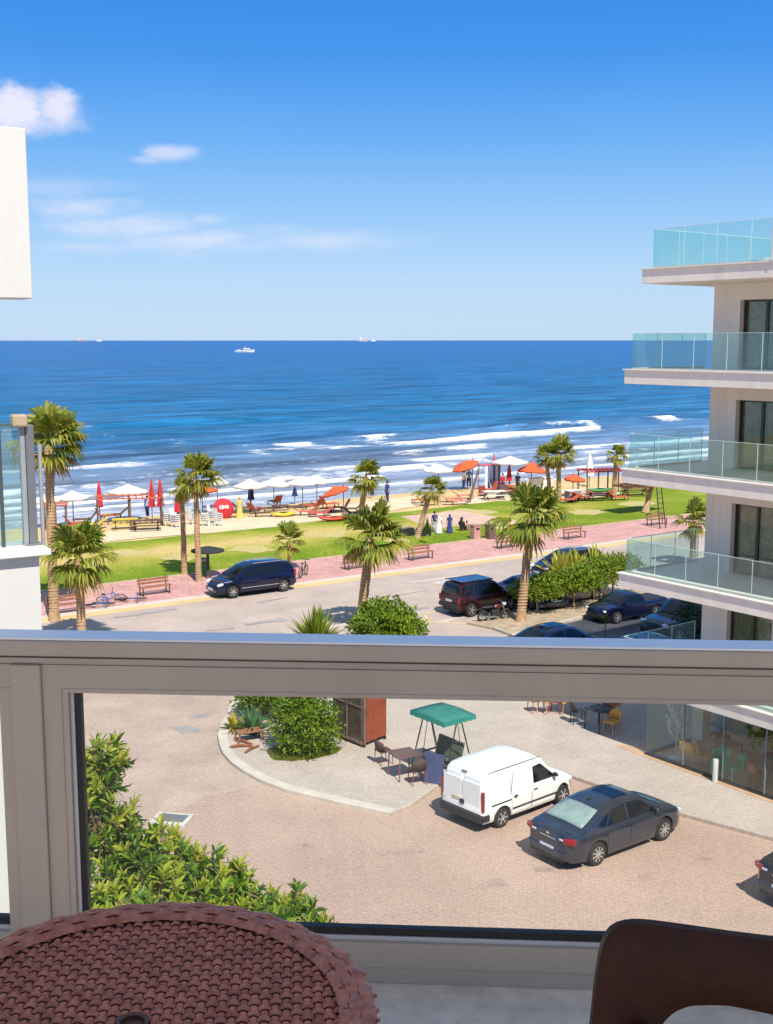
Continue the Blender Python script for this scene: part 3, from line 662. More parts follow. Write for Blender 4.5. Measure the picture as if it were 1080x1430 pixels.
for sx_ in (-1, 1):
    for yy in (-.02, -.55): b = MB(); b.tube([(cx+sx_*.21, CY-.04+yy*.95, .43), (cx+sx_*.235, CY+yy, 0)], [.026,.018], 10); b.build('leg', m_chair, ch, smooth=40)
    b = MB(); b.tube([(cx+sx_*.25, CY-.04, .66), (cx+sx_*.27, CY-.25, .665), (cx+sx_*.26, CY-.5, .64), (cx+sx_*.24, CY-.54, .44)], .02, 8); b.build('armrest', m_chair, ch, smooth=40)
# ------------------------------------------------------------------ neighbouring balcony on the left
m_white = mat('white_render', (.62,.605,.56), .9, .05, 1.2, .05, 60, stretch=(1,1,.2))
m_stoneW = mat('white_marble', (.74,.72,.68), .5, .08, 3)
NB = atY(62, 767, 7.0); nd = Vector((-.855, -.518, 0)); nnv = Vector((-.518, .855, 0))
nb = thing('neighbour_balcony', 'white rendered neighbouring balcony with marble coping and glass screen, left of the railing', 'balcony', (NB.x, NB.y, 0), math.atan2(nd.y, nd.x))
# local x runs from the corner towards the left/back, local y = (-nd.y, nd.x) points away from us
zw = NB.z
b = MB(); b.box((1.42, -.20, (zw-.04+FZ-3.2)/2+.0), (2.8, .30, zw-.04-(FZ-3.2))); b.build('parapet', m_white, nb)
b = MB(); b.box((1.36, -.19, zw-.0185), (2.80, .40, .037)); b.build('coping', m_stoneW, nb, bevel=.006)
gz1 = atY(47, 596, 7.0).z
m_gl2 = glassmat('screen_glass', (.80,.92,.88), .03, .10, (.62,.72,.70))
b = MB(); b.box((1.32, -.20, (zw+gz1)/2+.01), (2.5, .012, gz1-zw-.03)); b.build('glass_screen', m_gl2, nb)
b = MB(); b.box((.012, -.20, (zw+gz1)/2), (.05, .05, gz1-zw)); b.box((.012,-.20,zw+.006),(.09,.09,.012)); b.build('steel_post', mat('post_steel', (.20,.20,.21), .35, .1, metal=.3), nb, bevel=.004)
b = MB(); b.box((.055, -.20, (zw+gz1)/2), (.03, .04, gz1-zw)); b.build('steel_post', mat('grey_steel', (.30,.32,.33), .4, .1), nb, bevel=.004)
b = MB(); b.box((.19, -.20, (zw+gz1)/2-.01), (.02, .03, gz1-zw-.02)); b.build('steel_post', mat('dark_post', (.06,.08,.08), .4, .1), nb, bevel=.004)
b = MB(); b.box((.075, -.17, gz1+.03), (.09, .08, .075)); b.build('corner_clamp', mat('brass_clamp', (.40,.31,.19), .4, .2), nb, bevel=.012)
b = MB(); b.box((.80, -.20, gz1+.004), (1.4, .03, .014)); b.build('glass_edge', mat('glass_edge', (.07,.11,.10), .3), nb)
b = MB(); b.tube([(-.055, -.22, zw-.02), (-.055, -.22, gz1-.12)], .013, 10); b.build('side_post', mat('side_steel', (.36,.34,.33), .4), nb, smooth=40)
# cushion and small white panel standing behind the glass
cu = thing('lounge_cushion', 'dark blue lounge cushion with white piping behind the neighbour glass screen', 'cushion', (NB.x+nd.x*.52+nnv.x*.55, NB.y+nd.y*.52+nnv.y*.55, zw-.12), math.atan2(nd.y, nd.x))
b = MB(); b.box((.1,0,.10),(.62,.5,.12)); b.build('pad', mat('navy_fabric',(.02,.04,.10),.9), cu, bevel=.03)
b = MB(); b.box((.1,.24,.165),(.60,.02,.02)); b.build('piping', m_white, cu)
# white boxed balcony above
UB = atY(46, 417, 9.0); ud = Vector((-.86, -.51, 0))
ub = thing('upper_balcony', 'plain white boxed balcony front high on the left against the sky', 'balcony', (UB.x, UB.y, 0), math.atan2(ud.y, ud.x))
top = atY(42, 179, 9.0).z
b = MB(); b.box((1.5, -.15, (UB.z+top)/2), (3.0, .30, top-UB.z)); b.build('front_panel', m_white, ub, bevel=.008)
b = MB(); b.box((1.52, -1.0, UB.z+.10), (2.96, 1.40, .16)); b.build('floor_slab', mat('slab_underside', (.55,.52,.46), .9, .05), ub)
b = MB(); b.box((.12, -1.0, (UB.z+.2+top)/2), (.22, 1.395, top-UB.z-.25)); b.build('side_panel', m_white, ub)
# ------------------------------------------------------------------ the apartment building on the right
FD = Vector((.6, -.8, 0)); FN = Vector((.8, .6, 0))         # along the facade towards us, into the building
P0 = Vector((7.5, 37.5, 0)); rb_ang = math.atan2(FD.y, FD.x)
ap = thing('apartment_building', 'beige apartment building with stacked glass fronted balconies on the right of the plaza', 'building', (P0.x, P0.y, 0), rb_ang)
# local x = along facade towards us, local y = INTO building  (rotate so that y = (-FD.y, FD.x) = (.8,.6))
LV = [2.75, 5.98, 9.36, 12.5, 15.60]          # slab tops
m_wall = mat('beige_stone', (.84,.735,.64), .85, .09, 1.6, .10, 25, stretch=(1,1,.12), detail=8)
m_fas = mat('fascia_stone', (.86,.76,.66), .8, .08, 1.6, .1, 25, stretch=(1,1,.2), detail=8)
m_slabtop = mat('balcony_tile', (.46,.42,.37), .7, .08, 1.2)
LEN = 15.0; DEP = 13.0; WX, WY = 1.25, 2.7
m_bal = glassmat('balustrade_glass', (.84,.95,.94), .03, .035, (.55,.75,.75))
m_edge = mat('pale_glass_edge', (.62,.76,.72), .3)
m_brz = mat('bronze_frame', (.055,.04,.032), .4, .1)
m_dkgl = glassmat('dark_window_glass', (.74,.76,.70), .04)
m_curt = mat('curtain', (.74,.69,.57), .9, .25, 6)
for zi in LV:
    ox, oy = (.30, .35) if zi > 15 else (0, 0)
    b = MB(); b.box((LEN/2+ox/2, DEP/2+oy/2, zi-.25), (LEN-ox, DEP-oy, .42)); sl_ = b.build('floor_slab', m_fas, ap, bevel=.008)
    b = MB(); b.box((LEN/2-.015+ox/2, DEP/2-.015+oy/2, zi-.02), (LEN+.07-ox, DEP+.07-oy, .04)); b.build('slab_coping', mat('pale_coping', (.74,.69,.61), .6, .05, 2), sl_, bevel=.005)
def storey(z0, z1, wins):
    """walls with window openings along the facade, plus the end wall"""
    b = MB(); x = WX; hw = min(2.28, z1-z0-.5)
    for (a, c) in wins:
        b.box(((x+a)/2, WY+.15, (z0+z1)/2), (a-x, .30, z1-z0)); b.box(((a+c)/2, WY+.15, (z0+hw+z1)/2), (c-a, .30, z1-z0-hw)); x = c
    b.box(((x+LEN)/2, WY+.15, (z0+z1)/2), (LEN-x, .30, z1-z0))
    b.box((WX+.15, (WY+.30+DEP)/2, (z0+z1)/2), (.30, DEP-WY-.30, z1-z0))
    w = b.build('wall', m_wall, ap)
    for (a, c) in wins:
        b = MB(); t = .06
        for q in (a+t/2, c-t/2, (a+c)/2): b.box((q, WY+.24, z0+hw/2), (t if q != (a+c)/2 else .10, .07, hw))
        b.box(((a+c)/2, WY+.24, z0+hw-t/2+.001), (c-a, .066, t)); b.box(((a+c)/2, WY+.24, z0+t/2), (c-a, .066, t))
        wi = b.build('window', m_brz, ap)
        b = MB(); b.box(((a+c)/2, WY+.245, z0+hw/2), (c-a-.03, .012, hw-.03)); b.build('pane', m_dkgl, wi)
        rows = []
        for k in range(61):
            q = a-.1 + (c-a+.2)*k/60
            if abs(q-(a+c)/2-.15) < .12: continue
            rows.append([(q, WY+.345+.03*math.sin(k*1.9), z) for z in (z0+.02, z0+hw+.1)])
        b = MB(); b.rows(rows); b.build('curtain', m_curt, wi)
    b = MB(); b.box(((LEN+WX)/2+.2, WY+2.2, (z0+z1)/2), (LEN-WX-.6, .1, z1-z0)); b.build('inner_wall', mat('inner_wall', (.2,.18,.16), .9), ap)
for k in range(4): storey(LV[k], LV[k+1]-.46, [(2.25,3.95),(6.2,8.0),(10.4,12.2)])
b = MB(); b.box((LEN/2+1.2, DEP/2+1.2, LV[4]+.15), (LEN-3.4, DEP-3.4, .3)); b.build('roof_kerb', m_wall, ap)
# balustrades: one panel built, the others copies
b = MB(); b.box((.6, 0, .56), (1.185, .018, 1.08)); gp = b.build('glass_panel', m_bal, ap)
b = MB(); b.box((1.1965, 0, .56), (.012, .022, 1.08)); ge = b.build('panel_edge', m_edge, gp)
b = MB(); b.box((.6, 0, 1.108), (1.185, .022, .012)); gt = b.build('panel_top', m_edge, gp)
b = MB(); b.box((.6, 0, .02), (1.185, .05, .05)); gf = b.build('panel_shoe', mat('shoe', (.45,.45,.42), .5), gp)
first = True
for li_, zi in enumerate(LV):
    ins = .16 if li_ < 4 else .55
    spots = [(ins + 1.2*k, ins, 0) for k in range(9)] + [(ins, ins + 1.2*k, math.pi/2) for k in range(3 if li_ < 4 else 6)]
    for (x, y, r) in spots:
        if first: o = gp; first = False
        else:
            o = gp.copy(); COL.objects.link(o); o.parent = ap
            for s_ in (ge, gt, gf): c = s_.copy(); COL.objects.link(c); c.parent = o
        o.location = (x, y, zi); o.rotation_euler = (0, 0, r); o.scale = (1,1,1.0 if li_ < 4 else 1.08)
b = MB(); b.box((5.05, .30, LV[4]+.62), (.05,.05,1.24)); b.build('roof_post', m_white, ap)
# ground floor cafe front: glazing stands .3 inside the slab edge
m_cglass = glassmat('cafe_glass', (.95,.98,.96), .01, .0)
gx0 = 1.12; gy0 = .29; gh = LV[0]-.48
b = MB(); b.box((LEN/2+.55, gy0+.02, .155), (LEN-1.1, .16, .07)); b.box((LEN/2+.55, gy0-.06, .07), (LEN-1.1, .30, .10)); b.box((gx0+.02, gy0+2.6, .155), (.16, 5.0, .07)); b.build('cafe_plinth', mat('black_plinth', (.035,.033,.032), .4, .1), ap, bevel=.01)
for k in range(9):
    b = MB(); b.box((gx0+.75+1.5*k, gy0, .19+gh/2), (1.48, .014, gh-.02)); pn = b.build('cafe_pane', m_cglass, ap)
    b = MB(); b.box((gx0+1.5+1.5*k, gy0, .19+gh/2), (.035, .05, gh-.02)); b.build('cafe_mullion', mat('grey_mullion', (.22,.27,.28), .35), pn)
for k in range(3):
    b = MB(); b.box((gx0, gy0+.77+1.5*k, .19+gh/2), (.014, 1.48, gh-.02)); b.build('cafe_pane', m_cglass, ap)
b = MB(); b.box((WX+.35, WY-.25, LV[0]/2-.2), (.42, .42, LV[0]-.42)); b.box((WX+4.7, WY-.25, LV[0]/2-.2), (.42, .42, LV[0]-.42)); b.build('column', mat('white_column', (.72,.70,.66), .8, .04), ap)
b = MB(); b.box((LEN/2+1.0, WY+.6, LV[0]/2-.2), (LEN-2.0, .1, LV[0]-.42)); b.build('cafe_back_wall', mat('cafe_wall', (.74,.66,.54), .9, .1, 1), ap)
b = MB(); b.box((LEN/2, DEP/2, .126), (LEN-.1, DEP-.1, .008)); kind(b.build('cafe_floor', mat('cafe_floor', (.58,.36,.22), .5, .15, 1.5), None, loc=(P0.x,P0.y,0), rz=rb_ang), 'structure')
def apw(x, y, z=0): return Vector((P0.x,P0.y,0)) + FD*x + FN*y + Vector((0,0,z))
# ------------------------------------------------------------------ vehicles
m_tyre = mat('tyre_rubber', (.022,.021,.020), .85, .3, 20)
m_rim = mat('alloy_rim', (.62,.61,.60), .35, .15, 8, metal=.7)
m_black = mat('black_plastic', (.022,.022,.024), .6, .25, 15)
m_carglass = mat('car_glass', (.006,.008,.010), .06, .2, 2, spec=.6)
m_rearglass = mat('lit_car_glass', (.26,.34,.32), .08, .15, 3, spec=.6)  # pale tone stands in for the sunlit cabin behind the glass
m_red = mat('tail_lamp', (.28,.015,.012), .15, .2, 20, coat=.6)
m_clear = mat('head_lamp', (.62,.64,.66), .1, .15, 20, coat=.7)
m_plate = mat('number_plate', (.66,.72,.80), .5, .05, 10)
m_orange = mat('amber_lamp', (.60,.18,.02), .2)
def paint(name, col, rough=.30, coat=.8): return mat(name, col, rough, .06, 1.2, metal=.5, spec=.5, coat=coat)
def car(name, label, loc, rz, P, pm, group=None):
    c = tag(thing(name, label, P.get('cat', 'car'), loc, rz), label, P.get('cat', 'car'), group)
    L_, Wd = P['L'], P['W']; R_ = P['R']; wxs = P['wheels']; hl = L_/2
    top = P['top']; low = P['low']; plan = P['plan']; roof = P['roof']; zb = P.get('zb', .93); tum = P['tum']; inset = P.get('inset', .05)
    AR = R_ + .055
    def zlow(x):
        z = pw(low, x)
        for w in wxs:
            if abs(x-w) < AR: z = max(z, R_ + math.sqrt(AR*AR-(x-w)**2))
        return z
    def side_pts(x):                       # half section of the lower body, bottom to centre
        z0 = zlow(x); zt = pw(top, x); w = pw(plan, x); zs = [.30, .46, .60]
        pr = [(w*.95, z0)]
        for q, f in ((.30,.985),(.46,1.0),(.62,1.0)):
            pr.append((w*f, max(min(q*zt/.95, zt-.09), z0+.012*len(pr))))
        pr += [(w*.985, max(zt-.07, z0+.05)), (w*.94, max(zt-.015, z0+.06)), (w*.62, zt+.012), (0, zt+.022)]
        return pr
    xs = sorted(set([-hl + L_*k/46 for k in range(47)] + [w+AR*math.cos(t*math.pi/14)*.9999 for w in wxs for t in range(15)] + [w+q*(AR+.004) for w in wxs for q in (-1,1)] + [-hl+.03, -hl+.09, hl-.03, hl-.09]))
    xs = [x for i, x in enumerate(xs) if i == 0 or x-xs[i-1] > 1e-4]
    b = MB(); rows = []
    for x in xs:
        h = side_pts(x); rows.append([(x, y, z) for y, z in h] + [(x, -y, z) for y, z in reversed(h[:-1])])
    b.rows(rows)
    for r in (rows[0], rows[-1]): b.add(r, [tuple(range(len(r)))])
    # cabin
    wb = lambda x: pw(plan, x) - inset
    zmax = max(z for _, z in roof)
    def ys(x, z): return wb(x) - max(0, z-zb)*tum
    cx0, cx1 = roof[0][0], roof[-1][0]
    xs2 = sorted(set([cx0 + (cx1-cx0)*k/30 for k in range(31)] + [x for x, _ in roof])); rows = []
    for x in xs2:
        zr = pw(roof, x); z0 = min(pw(top, x)-.03, zr-.002); h = [(ys(x, z0), z0), (ys(x, (z0+zr)/2), (z0+zr)/2), (ys(x, zr-.05*min(1,(zr-z0)/.2)), zr-.05*min(1,(zr-z0)/.2)), (ys(x, zr)-.05, zr-.008), (ys(x, zr)*.5, zr+.022), (0, zr+.03)]
        rows.append([(x, y, z) for y, z in h] + [(x, -y, z) for y, z in reversed(h[:-1])])
    b.rows(rows)
    for r in (rows[0], rows[-1]): b.add(r, [tuple(range(len(r)))])
    b.build('body', pm, c, smooth=38)
    b = MB(); b.box((0, 0, .42), (L_-.30, 2*(Wd/2-.27), .40)); b.build('underbody', m_black, c)
    # side glass: panels standing just proud of the cabin
    for sgn in (1, -1):
        for poly in P['side_windows']:
            b = MB(); k = len(poly)
            out_ = [(x, sgn*(ys(x, z)+.007), z) for x, z in poly]; mx_ = sum(p[0] for p in poly)/k; mz = sum(p[1] for p in poly)/k
            b.add(out_ + [(x, sgn*(ys(x, z)-.02), z) for x, z in poly], [tuple(range(k))] + [(i, (i+1)%k, k+(i+1)%k, k+i) for i in range(k)])
            b.build('side_window', m_carglass, c)
        for (xa, xb) in P.get('doors', []):
            z1 = zb-.02
            def ybody(x, z):
                h = side_pts(x); tabl = sorted([(q, y) for y, q in h[:6]]); return pw(tabl, z)
            def patch_(x0, x1, za, zt_, off):
                rows = []
                for i in range(9):
                    x = x0 + (x1-x0)*i/8; row = []
                    for j in range(7):
                        z = max(za + (zt_-za)*j/6, zlow(x)+.01); row.append((x, sgn*(ybody(x, z)+off), z))
                    rows.append(row)
                return MB().rows(rows)
            zt_ = min(pw(top, (xa+xb)/2)-.04, zb-.01)
            d_ = patch_(xa, xb, .33, zt_, .003).build('door_gap', m_black, c, smooth=60)
            dp = patch_(xa+.010, xb-.010, .34, zt_-.002, .0062).build('door', pm, c, smooth=60)
            hx = xa + .16 if P.get('handle_rear', True) else xb-.16
            hz = zt_-.10; b = MB(); b.box((hx, sgn*(ybody(hx, hz)+.018), hz), (.17,.028,.028)); b.build('handle', P.get('handle_mat', pm), dp, bevel=.008)
        mxp = P['mirror']; b = MB(); b.blob((mxp[0], sgn*(ys(mxp[0], mxp[1])+.11), mxp[1]), (.06,.10,.07), 10, 7); b.box((mxp[0]+.02, sgn*(ys(mxp[0], mxp[1])+.02), mxp[1]-.03), (.05,.10,.03)); b.build('mirror', P.get('mirror_mat', pm), c, smooth=50)
    # front and rear glass
    def slope_glass(x0, x1, t0, t1, m, name_):
        rows = []
        for i in range(7):
            t = t0 + (t1-t0)*i/6; x = x0 + (x1-x0)*t; z = pw(roof, x); y = ys(x, z) - .085
            dz = .030; nx = (pw(roof, x1)-pw(roof, x0)); nl = math.hypot(nx, x1-x0)
            rows.append([(x - nx/nl*.010*(1 if x1 > x0 else 1), y*q, z + dz*(1-abs(q))*.6 + .014 + .008*(1-abs(q))) for q in (-1,-.7,-.35,0,.35,.7,1)])
        b = MB(); b.rows(rows); o = b.build(name_, m, c, smooth=60)
        sld = o.modifiers.new('thick', 'SOLIDIFY'); sld.thickness = .012; sld.offset = 0
        return o
    a, e_ = P['rear_glass'], P['front_glass']
    if a: slope_glass(a[0], a[1], .10, .93, P.get('rear_glass_mat', m_carglass), 'rear_window')
    slope_glass(e_[0], e_[1], .07, .93, m_carglass, 'windscreen')
    # wheels
    for w in wxs:
        for sgn in (1, -1):
            y = sgn*(Wd/2-.115); M = Matrix.Rotation(-sgn*math.pi/2, 3, 'X')
            b = MB(); b.lathe([(R_*.62,-.09),(R_*.90,-.10),(R_*.985,-.07),(R_,-.03),(R_,.03),(R_*.985,.07),(R_*.90,.10),(R_*.66,.098)], 28, M=M)
            ty = b.build('wheel', m_tyre, c, smooth=40, loc=(w, y, R_))
            b = MB(); rr = R_*.67; b.lathe([(rr,.095),(rr*.93,.10),(rr*.90,.085)], 28, M=M); b.lathe([(.001,.10),(rr*.20,.098),(rr*.24,.085)], 14, M=M)
            for k in range(P.get('spokes', 7)):
                t = 2*math.pi*k/P.get('spokes', 7); p0 = M @ Vector((rr*.12*math.cos(t), rr*.12*math.sin(t), .088)); p1 = M @ Vector((rr*.92*math.cos(t), rr*.92*math.sin(t), .086))
                b.bar(p0, p1, .034 if P.get('spokes', 7) > 6 else .05, .04)
            b.build('rim', m_rim, ty, smooth=40)
            b = MB(); b.lathe([(.001,.062),(rr*.95,.060)], 20, M=M); b.build('brake_disc', m_black, ty)
    for nm, m_, ctr, size, r in P['bits']:
        b = MB(); b.box((0,0,0), size); o = b.build(nm, m_, c, bevel=min(size)*.3, loc=ctr); o.rotation_euler = r
    return c
Z0 = (0,0,0)
# grey-blue saloon
pm = paint('blue_grey_paint', (.046,.055,.080), .2)
SED = dict(L=4.62, W=1.78, R=.325, wheels=(-1.30,1.32), tum=.44, zb=.95,
  top=[(-2.31,.60),(-2.28,.92),(-2.2,1.00),(-1.72,1.02),(-1.3,.97),(.9,.96),(1.3,.93),(1.9,.82),(2.2,.70),(2.31,.52)],
  low=[(-2.31,.45),(-2.2,.25),(-1.8,.22),(1.9,.20),(2.2,.22),(2.31,.34)],
  plan=[(-2.31,.62),(-2.24,.74),(-2.0,.83),(-1.5,.88),(0,.89),(1.4,.87),(1.95,.80),(2.2,.66),(2.31,.48)],
  roof=[(-1.95,1.0),(-1.80,1.045),(-.98,1.40),(-.6,1.455),(-.1,1.475),(.3,1.455),(.55,1.41),(1.42,.93)],
  side_windows=[[(-.92,1.0),(-.62,1.34),(-.30,1.385),(-.13,1.395),(-.13,1.0)], [(-.05,1.0),(-.05,1.395),(.28,1.38),(.50,1.33),(1.02,1.0)], [(-1.28,1.04),(-.98,1.0),(-.70,1.33),(-.90,1.25)]],
  rear_glass=(-1.82,-.98), rear_glass_mat=m_rearglass, front_glass=(1.40,.55), doors=[(-.95,-.09),(-.07,.98)], mirror=(.90,1.04), spokes=9,
  bits=[('tail_lamp', m_red, (-2.185,.70,.85), (.20,.34,.17), (0,0,-.45)), ('tail_lamp', m_red, (-2.185,-.70,.85), (.20,.34,.17), (0,0,.45)),
        ('reversing_lamp', m_clear, (-2.30,.50,.86), (.04,.14,.05), Z0), ('reversing_lamp', m_clear, (-2.30,-.50,.86), (.04,.14,.05), Z0),
        ('number_plate', m_plate, (-2.325,0,.52), (.02,.50,.13), Z0), ('boot_trim', m_rim, (-2.30,0,.80), (.02,.55,.025), Z0), ('badge', m_rim, (-2.30,0,.90), (.02,.10,.06), Z0),
        ('rear_bumper', pm, (-2.24,0,.44), (.20,1.42,.26), Z0), ('bumper_trim', m_black, (-2.29,0,.29), (.10,1.2,.08), Z0),
        ('headlamp', m_clear, (2.08,.60,.68), (.26,.30,.12), (0,.25,-.6)), ('headlamp', m_clear, (2.08,-.60,.68), (.26,.30,.12), (0,.25,.6)),
        ('front_bumper', pm, (2.24,0,.42), (.16,1.15,.24), Z0), ('sunroof', m_carglass, (-.02,0,1.498), (.52,.78,.012), Z0), ('roof_aerial', m_black, (-.75,0,1.47), (.16,.05,.05), (0,-.1,0)),
        ('boot_line', m_black, (-2.10,0,1.022), (.012,1.36,.006), (0,-.1,0))])
car('saloon_car', 'dark blue grey saloon car parked on the brick street, beside the white van', (5.96,30.25,.004), rad(36.7), SED, pm).scale = (.985,.985,.96)
# white panel van
pw_ = mat('white_paint', (.86,.86,.84), .35, .03, 1.2, coat=.5)
VAN = dict(L=4.06, W=1.70, R=.305, wheels=(-1.22,1.38), tum=.13, zb=.98, cat='van', inset=.03,
  top=[(-2.03,.80),(-2.02,.98),(.9,1.0),(1.1,1.02),(1.6,.93),(1.88,.80),(2.0,.62),(2.03,.45)],
  low=[(-2.03,.40),(-1.95,.28),(1.8,.24),(1.95,.24),(2.03,.32)],
  plan=[(-2.03,.76),(-1.97,.81),(-1.6,.84),(0,.85),(1.1,.84),(1.7,.76),(1.95,.62),(2.03,.46)],
  roof=[(-2.0,.90),(-1.97,1.35),(-1.88,1.70),(-1.75,1.79),(-1.2,1.84),(0,1.83),(.30,1.79),(.50,1.70),(1.12,1.02)],
  side_windows=[[(.08,1.04),(.08,1.54),(.42,1.56),(.98,1.08),(.93,1.03)]],
  rear_glass=None, front_glass=(1.12,.48), doors=[(-.02,1.0),(-.86,-.05)], mirror=(.93,1.12), mirror_mat=m_black, handle_mat=m_black, spokes=6,
  bits=[('tail_lamp', m_red, (-1.985,.79,.98), (.08,.10,.62), Z0), ('tail_lamp', m_red, (-1.985,-.79,.98), (.08,.10,.62), Z0),
        ('rear_bumper', m_black, (-2.03,0,.46), (.18,1.60,.26), Z0), ('rear_door', pw_, (-2.012,.37,1.05), (.035,.70,.88), Z0), ('rear_door', pw_, (-2.012,-.37,1.05), (.035,.70,.88), Z0),
        ('upper_door_panel', pw_, (-1.962,.36,1.36), (.03,.60,.50), (0,.10,0)), ('upper_door_panel', pw_, (-1.962,-.36,1.36), (.03,.60,.50), (0,.10,0)),
        ('number_plate', mat('yellowed_plate', (.62,.52,.36), .5), (-2.035,.20,.86), (.02,.34,.10), Z0), ('door_handle', m_black, (-2.04,-.03,.80), (.03,.16,.14), Z0), ('brake_lamp', m_black, (-1.92,0,1.70), (.03,.20,.03), (0,.5,0)),
        ('side_moulding', m_black, (.10,-.862,.50), (1.86,.022,.045), Z0), ('side_moulding', m_black, (.10,.862,.50), (1.86,.022,.045), Z0), ('side_moulding', m_black, (-1.28,-.850,.80), (.80,.022,.030), Z0),
        ('quarter_panel_line', m_black, (-.88,-.845,1.22), (.012,.012,.86), (.10,0,0)), ('roof_gutter', m_black, (-.7,-.735,1.79), (2.2,.012,.012), (0,.0,0)), ('latch', m_black, (-.70,-.862,.86), (.05,.02,.10), Z0),
        ('front_bumper', m_black, (1.97,0,.40), (.18,1.15,.24), Z0), ('headlamp', m_clear, (1.84,.60,.70), (.22,.28,.16), (0,.2,-.55)), ('headlamp', m_clear, (1.84,-.60,.70), (.22,.28,.16), (0,.2,.55)),
        ('corner_trim', m_black, (-1.90,-.80,.46), (.30,.12,.20), Z0), ('corner_trim', m_black, (-1.90,.80,.46), (.30,.12,.20), Z0)])
car('panel_van', 'white panel van with black bumper parked beside the green canopied swing', (3.58,32.62,.004), rad(41), VAN, pw_).scale = (.98,1,.93)
# people carrier by the promenade
pm2 = paint('navy_paint', (.006,.009,.040), .18)
MPV = dict(L=4.75, W=1.88, R=.345, wheels=(-1.52,1.50), tum=.36, zb=1.02,
  top=[(-2.37,.75),(-2.33,1.0),(-2.2,1.04),(.8,1.03),(1.2,1.02),(1.9,.90),(2.2,.78),(2.37,.55)], low=[(-2.37,.48),(-2.2,.28),(1.9,.24),(2.25,.25),(2.37,.38)],
  plan=[(-2.37,.70),(-2.28,.84),(-1.9,.92),(0,.94),(1.5,.91),(2.0,.80),(2.25,.66),(2.37,.50)],
  roof=[(-2.32,1.0),(-2.10,1.50),(-1.95,1.62),(-1.5,1.70),(-.3,1.74),(.2,1.70),(.45,1.62),(1.55,.98)],
  side_windows=[[(-2.02,1.18),(-1.90,1.50),(-1.32,1.54),(-1.25,1.12)], [(-1.17,1.12),(-1.22,1.55),(-.25,1.58),(-.20,1.10)], [(-.12,1.09),(-.16,1.58),(.18,1.56),(.38,1.48),(1.05,1.07)]],
  rear_glass=(-2.30,-2.02), front_glass=(1.52,.45), doors=[(-1.2,-.18),(-.16,.95)], mirror=(.95,1.12), spokes=7,
  bits=[('tail_lamp', m_red, (-2.25,.80,1.0), (.14,.14,.40), Z0), ('tail_lamp', m_red, (-2.25,-.80,1.0), (.14,.14,.40), Z0), ('rear_bumper', pm2, (-2.30,0,.52), (.2,1.5,.28), Z0),
        ('headlamp', m_clear, (2.10,.64,.76), (.34,.34,.14), (0,.3,-.6)), ('headlamp', m_clear, (2.10,-.64,.76), (.34,.34,.14), (0,.3,.6)), ('grille', m_black, (2.27,0,.66), (.08,.62,.14), (0,.3,0)),
        ('front_bumper', pm2, (2.29,0,.44), (.16,1.25,.24), Z0), ('number_plate', m_clear, (2.385,0,.46), (.02,.5,.12), Z0), ('fog_lamp', m_clear, (2.28,.55,.40), (.06,.14,.08), (0,0,-.5)),
        ('roof_rail', m_rim, (-.8,.62,1.745), (2.0,.03,.03), Z0), ('roof_rail', m_rim, (-.8,-.62,1.745), (2.0,.03,.03), Z0), ('door_moulding', m_rim, (-.1,.95,.50), (2.2,.02,.035), Z0)])
mp_ = at(345,833)
car('people_carrier', 'dark navy people carrier parked at the promenade kerb, facing left', (mp_.x+.1, mp_.y+1.05, .036), rad(214), MPV, pm2).scale = (1,1,.95)
# maroon off-roader on the car park edge
pm3 = paint('maroon_paint', (.050,.012,.016), .28); pm3r = paint('blue_black_roof', (.02,.03,.09), .25)
SUV = dict(MPV, L=4.35, R=.36, wheels=(-1.32,1.34), tum=.26, zb=1.05,
  top=[(-2.17,.80),(-2.14,1.05),(.7,1.06),(1.1,1.05),(1.8,.98),(2.08,.86),(2.17,.60)], low=[(-2.17,.5),(-2.05,.36),(1.9,.34),(2.1,.36),(2.17,.45)],
  plan=[(-2.17,.76),(-2.08,.86),(-1.8,.91),(0,.92),(1.5,.90),(1.95,.80),(2.1,.68),(2.17,.55)],
  roof=[(-2.12,1.04),(-2.02,1.50),(-1.90,1.68),(-1.5,1.75),(-.3,1.77),(.25,1.74),(.42,1.66),(1.15,1.05)],
  side_windows=[[(-1.90,1.14),(-1.80,1.58),(-1.16,1.62),(-1.12,1.12)], [(-1.04,1.12),(-1.08,1.62),(-.18,1.63),(-.14,1.12)], [(-.06,1.12),(-.10,1.63),(.25,1.60),(.78,1.12)]],
  rear_glass=(-2.11,-1.92), front_glass=(1.14,.42), doors=[(-1.08,-.12),(-.10,.86)], mirror=(.75,1.16), spokes=5,
  bits=[('tail_lamp', m_red, (-2.12,.80,.90), (.10,.14,.34), Z0), ('tail_lamp', m_red, (-2.12,-.80,.90), (.10,.14,.34), Z0), ('rear_bumper', m_black, (-2.16,0,.56), (.2,1.6,.22), Z0), ('number_plate', m_clear, (-2.18,0,.82), (.02,.5,.12), Z0),
        ('roof_panel', pm3r, (-.75,0,1.80), (2.1,1.20,.03), Z0), ('roof_rail', m_black, (-.8,.66,1.80), (2.2,.04,.05), Z0), ('roof_rail', m_black, (-.8,-.66,1.80), (2.2,.04,.05), Z0),
        ('headlamp', m_clear, (2.0,.66,.86), (.2,.3,.16), (0,.2,-.4)), ('headlamp', m_clear, (2.0,-.66,.86), (.2,.3,.16), (0,.2,.4)), ('front_bumper', m_black, (2.12,0,.52), (.16,1.4,.24), Z0)])
q = at(672,855)
car('off_road_car', 'maroon off road car with bluish roof parked by the tall palm trunk', (q.x+.0, q.y+.35, .008), rad(34), SUV, pm3).scale = (.92,.95,.95)
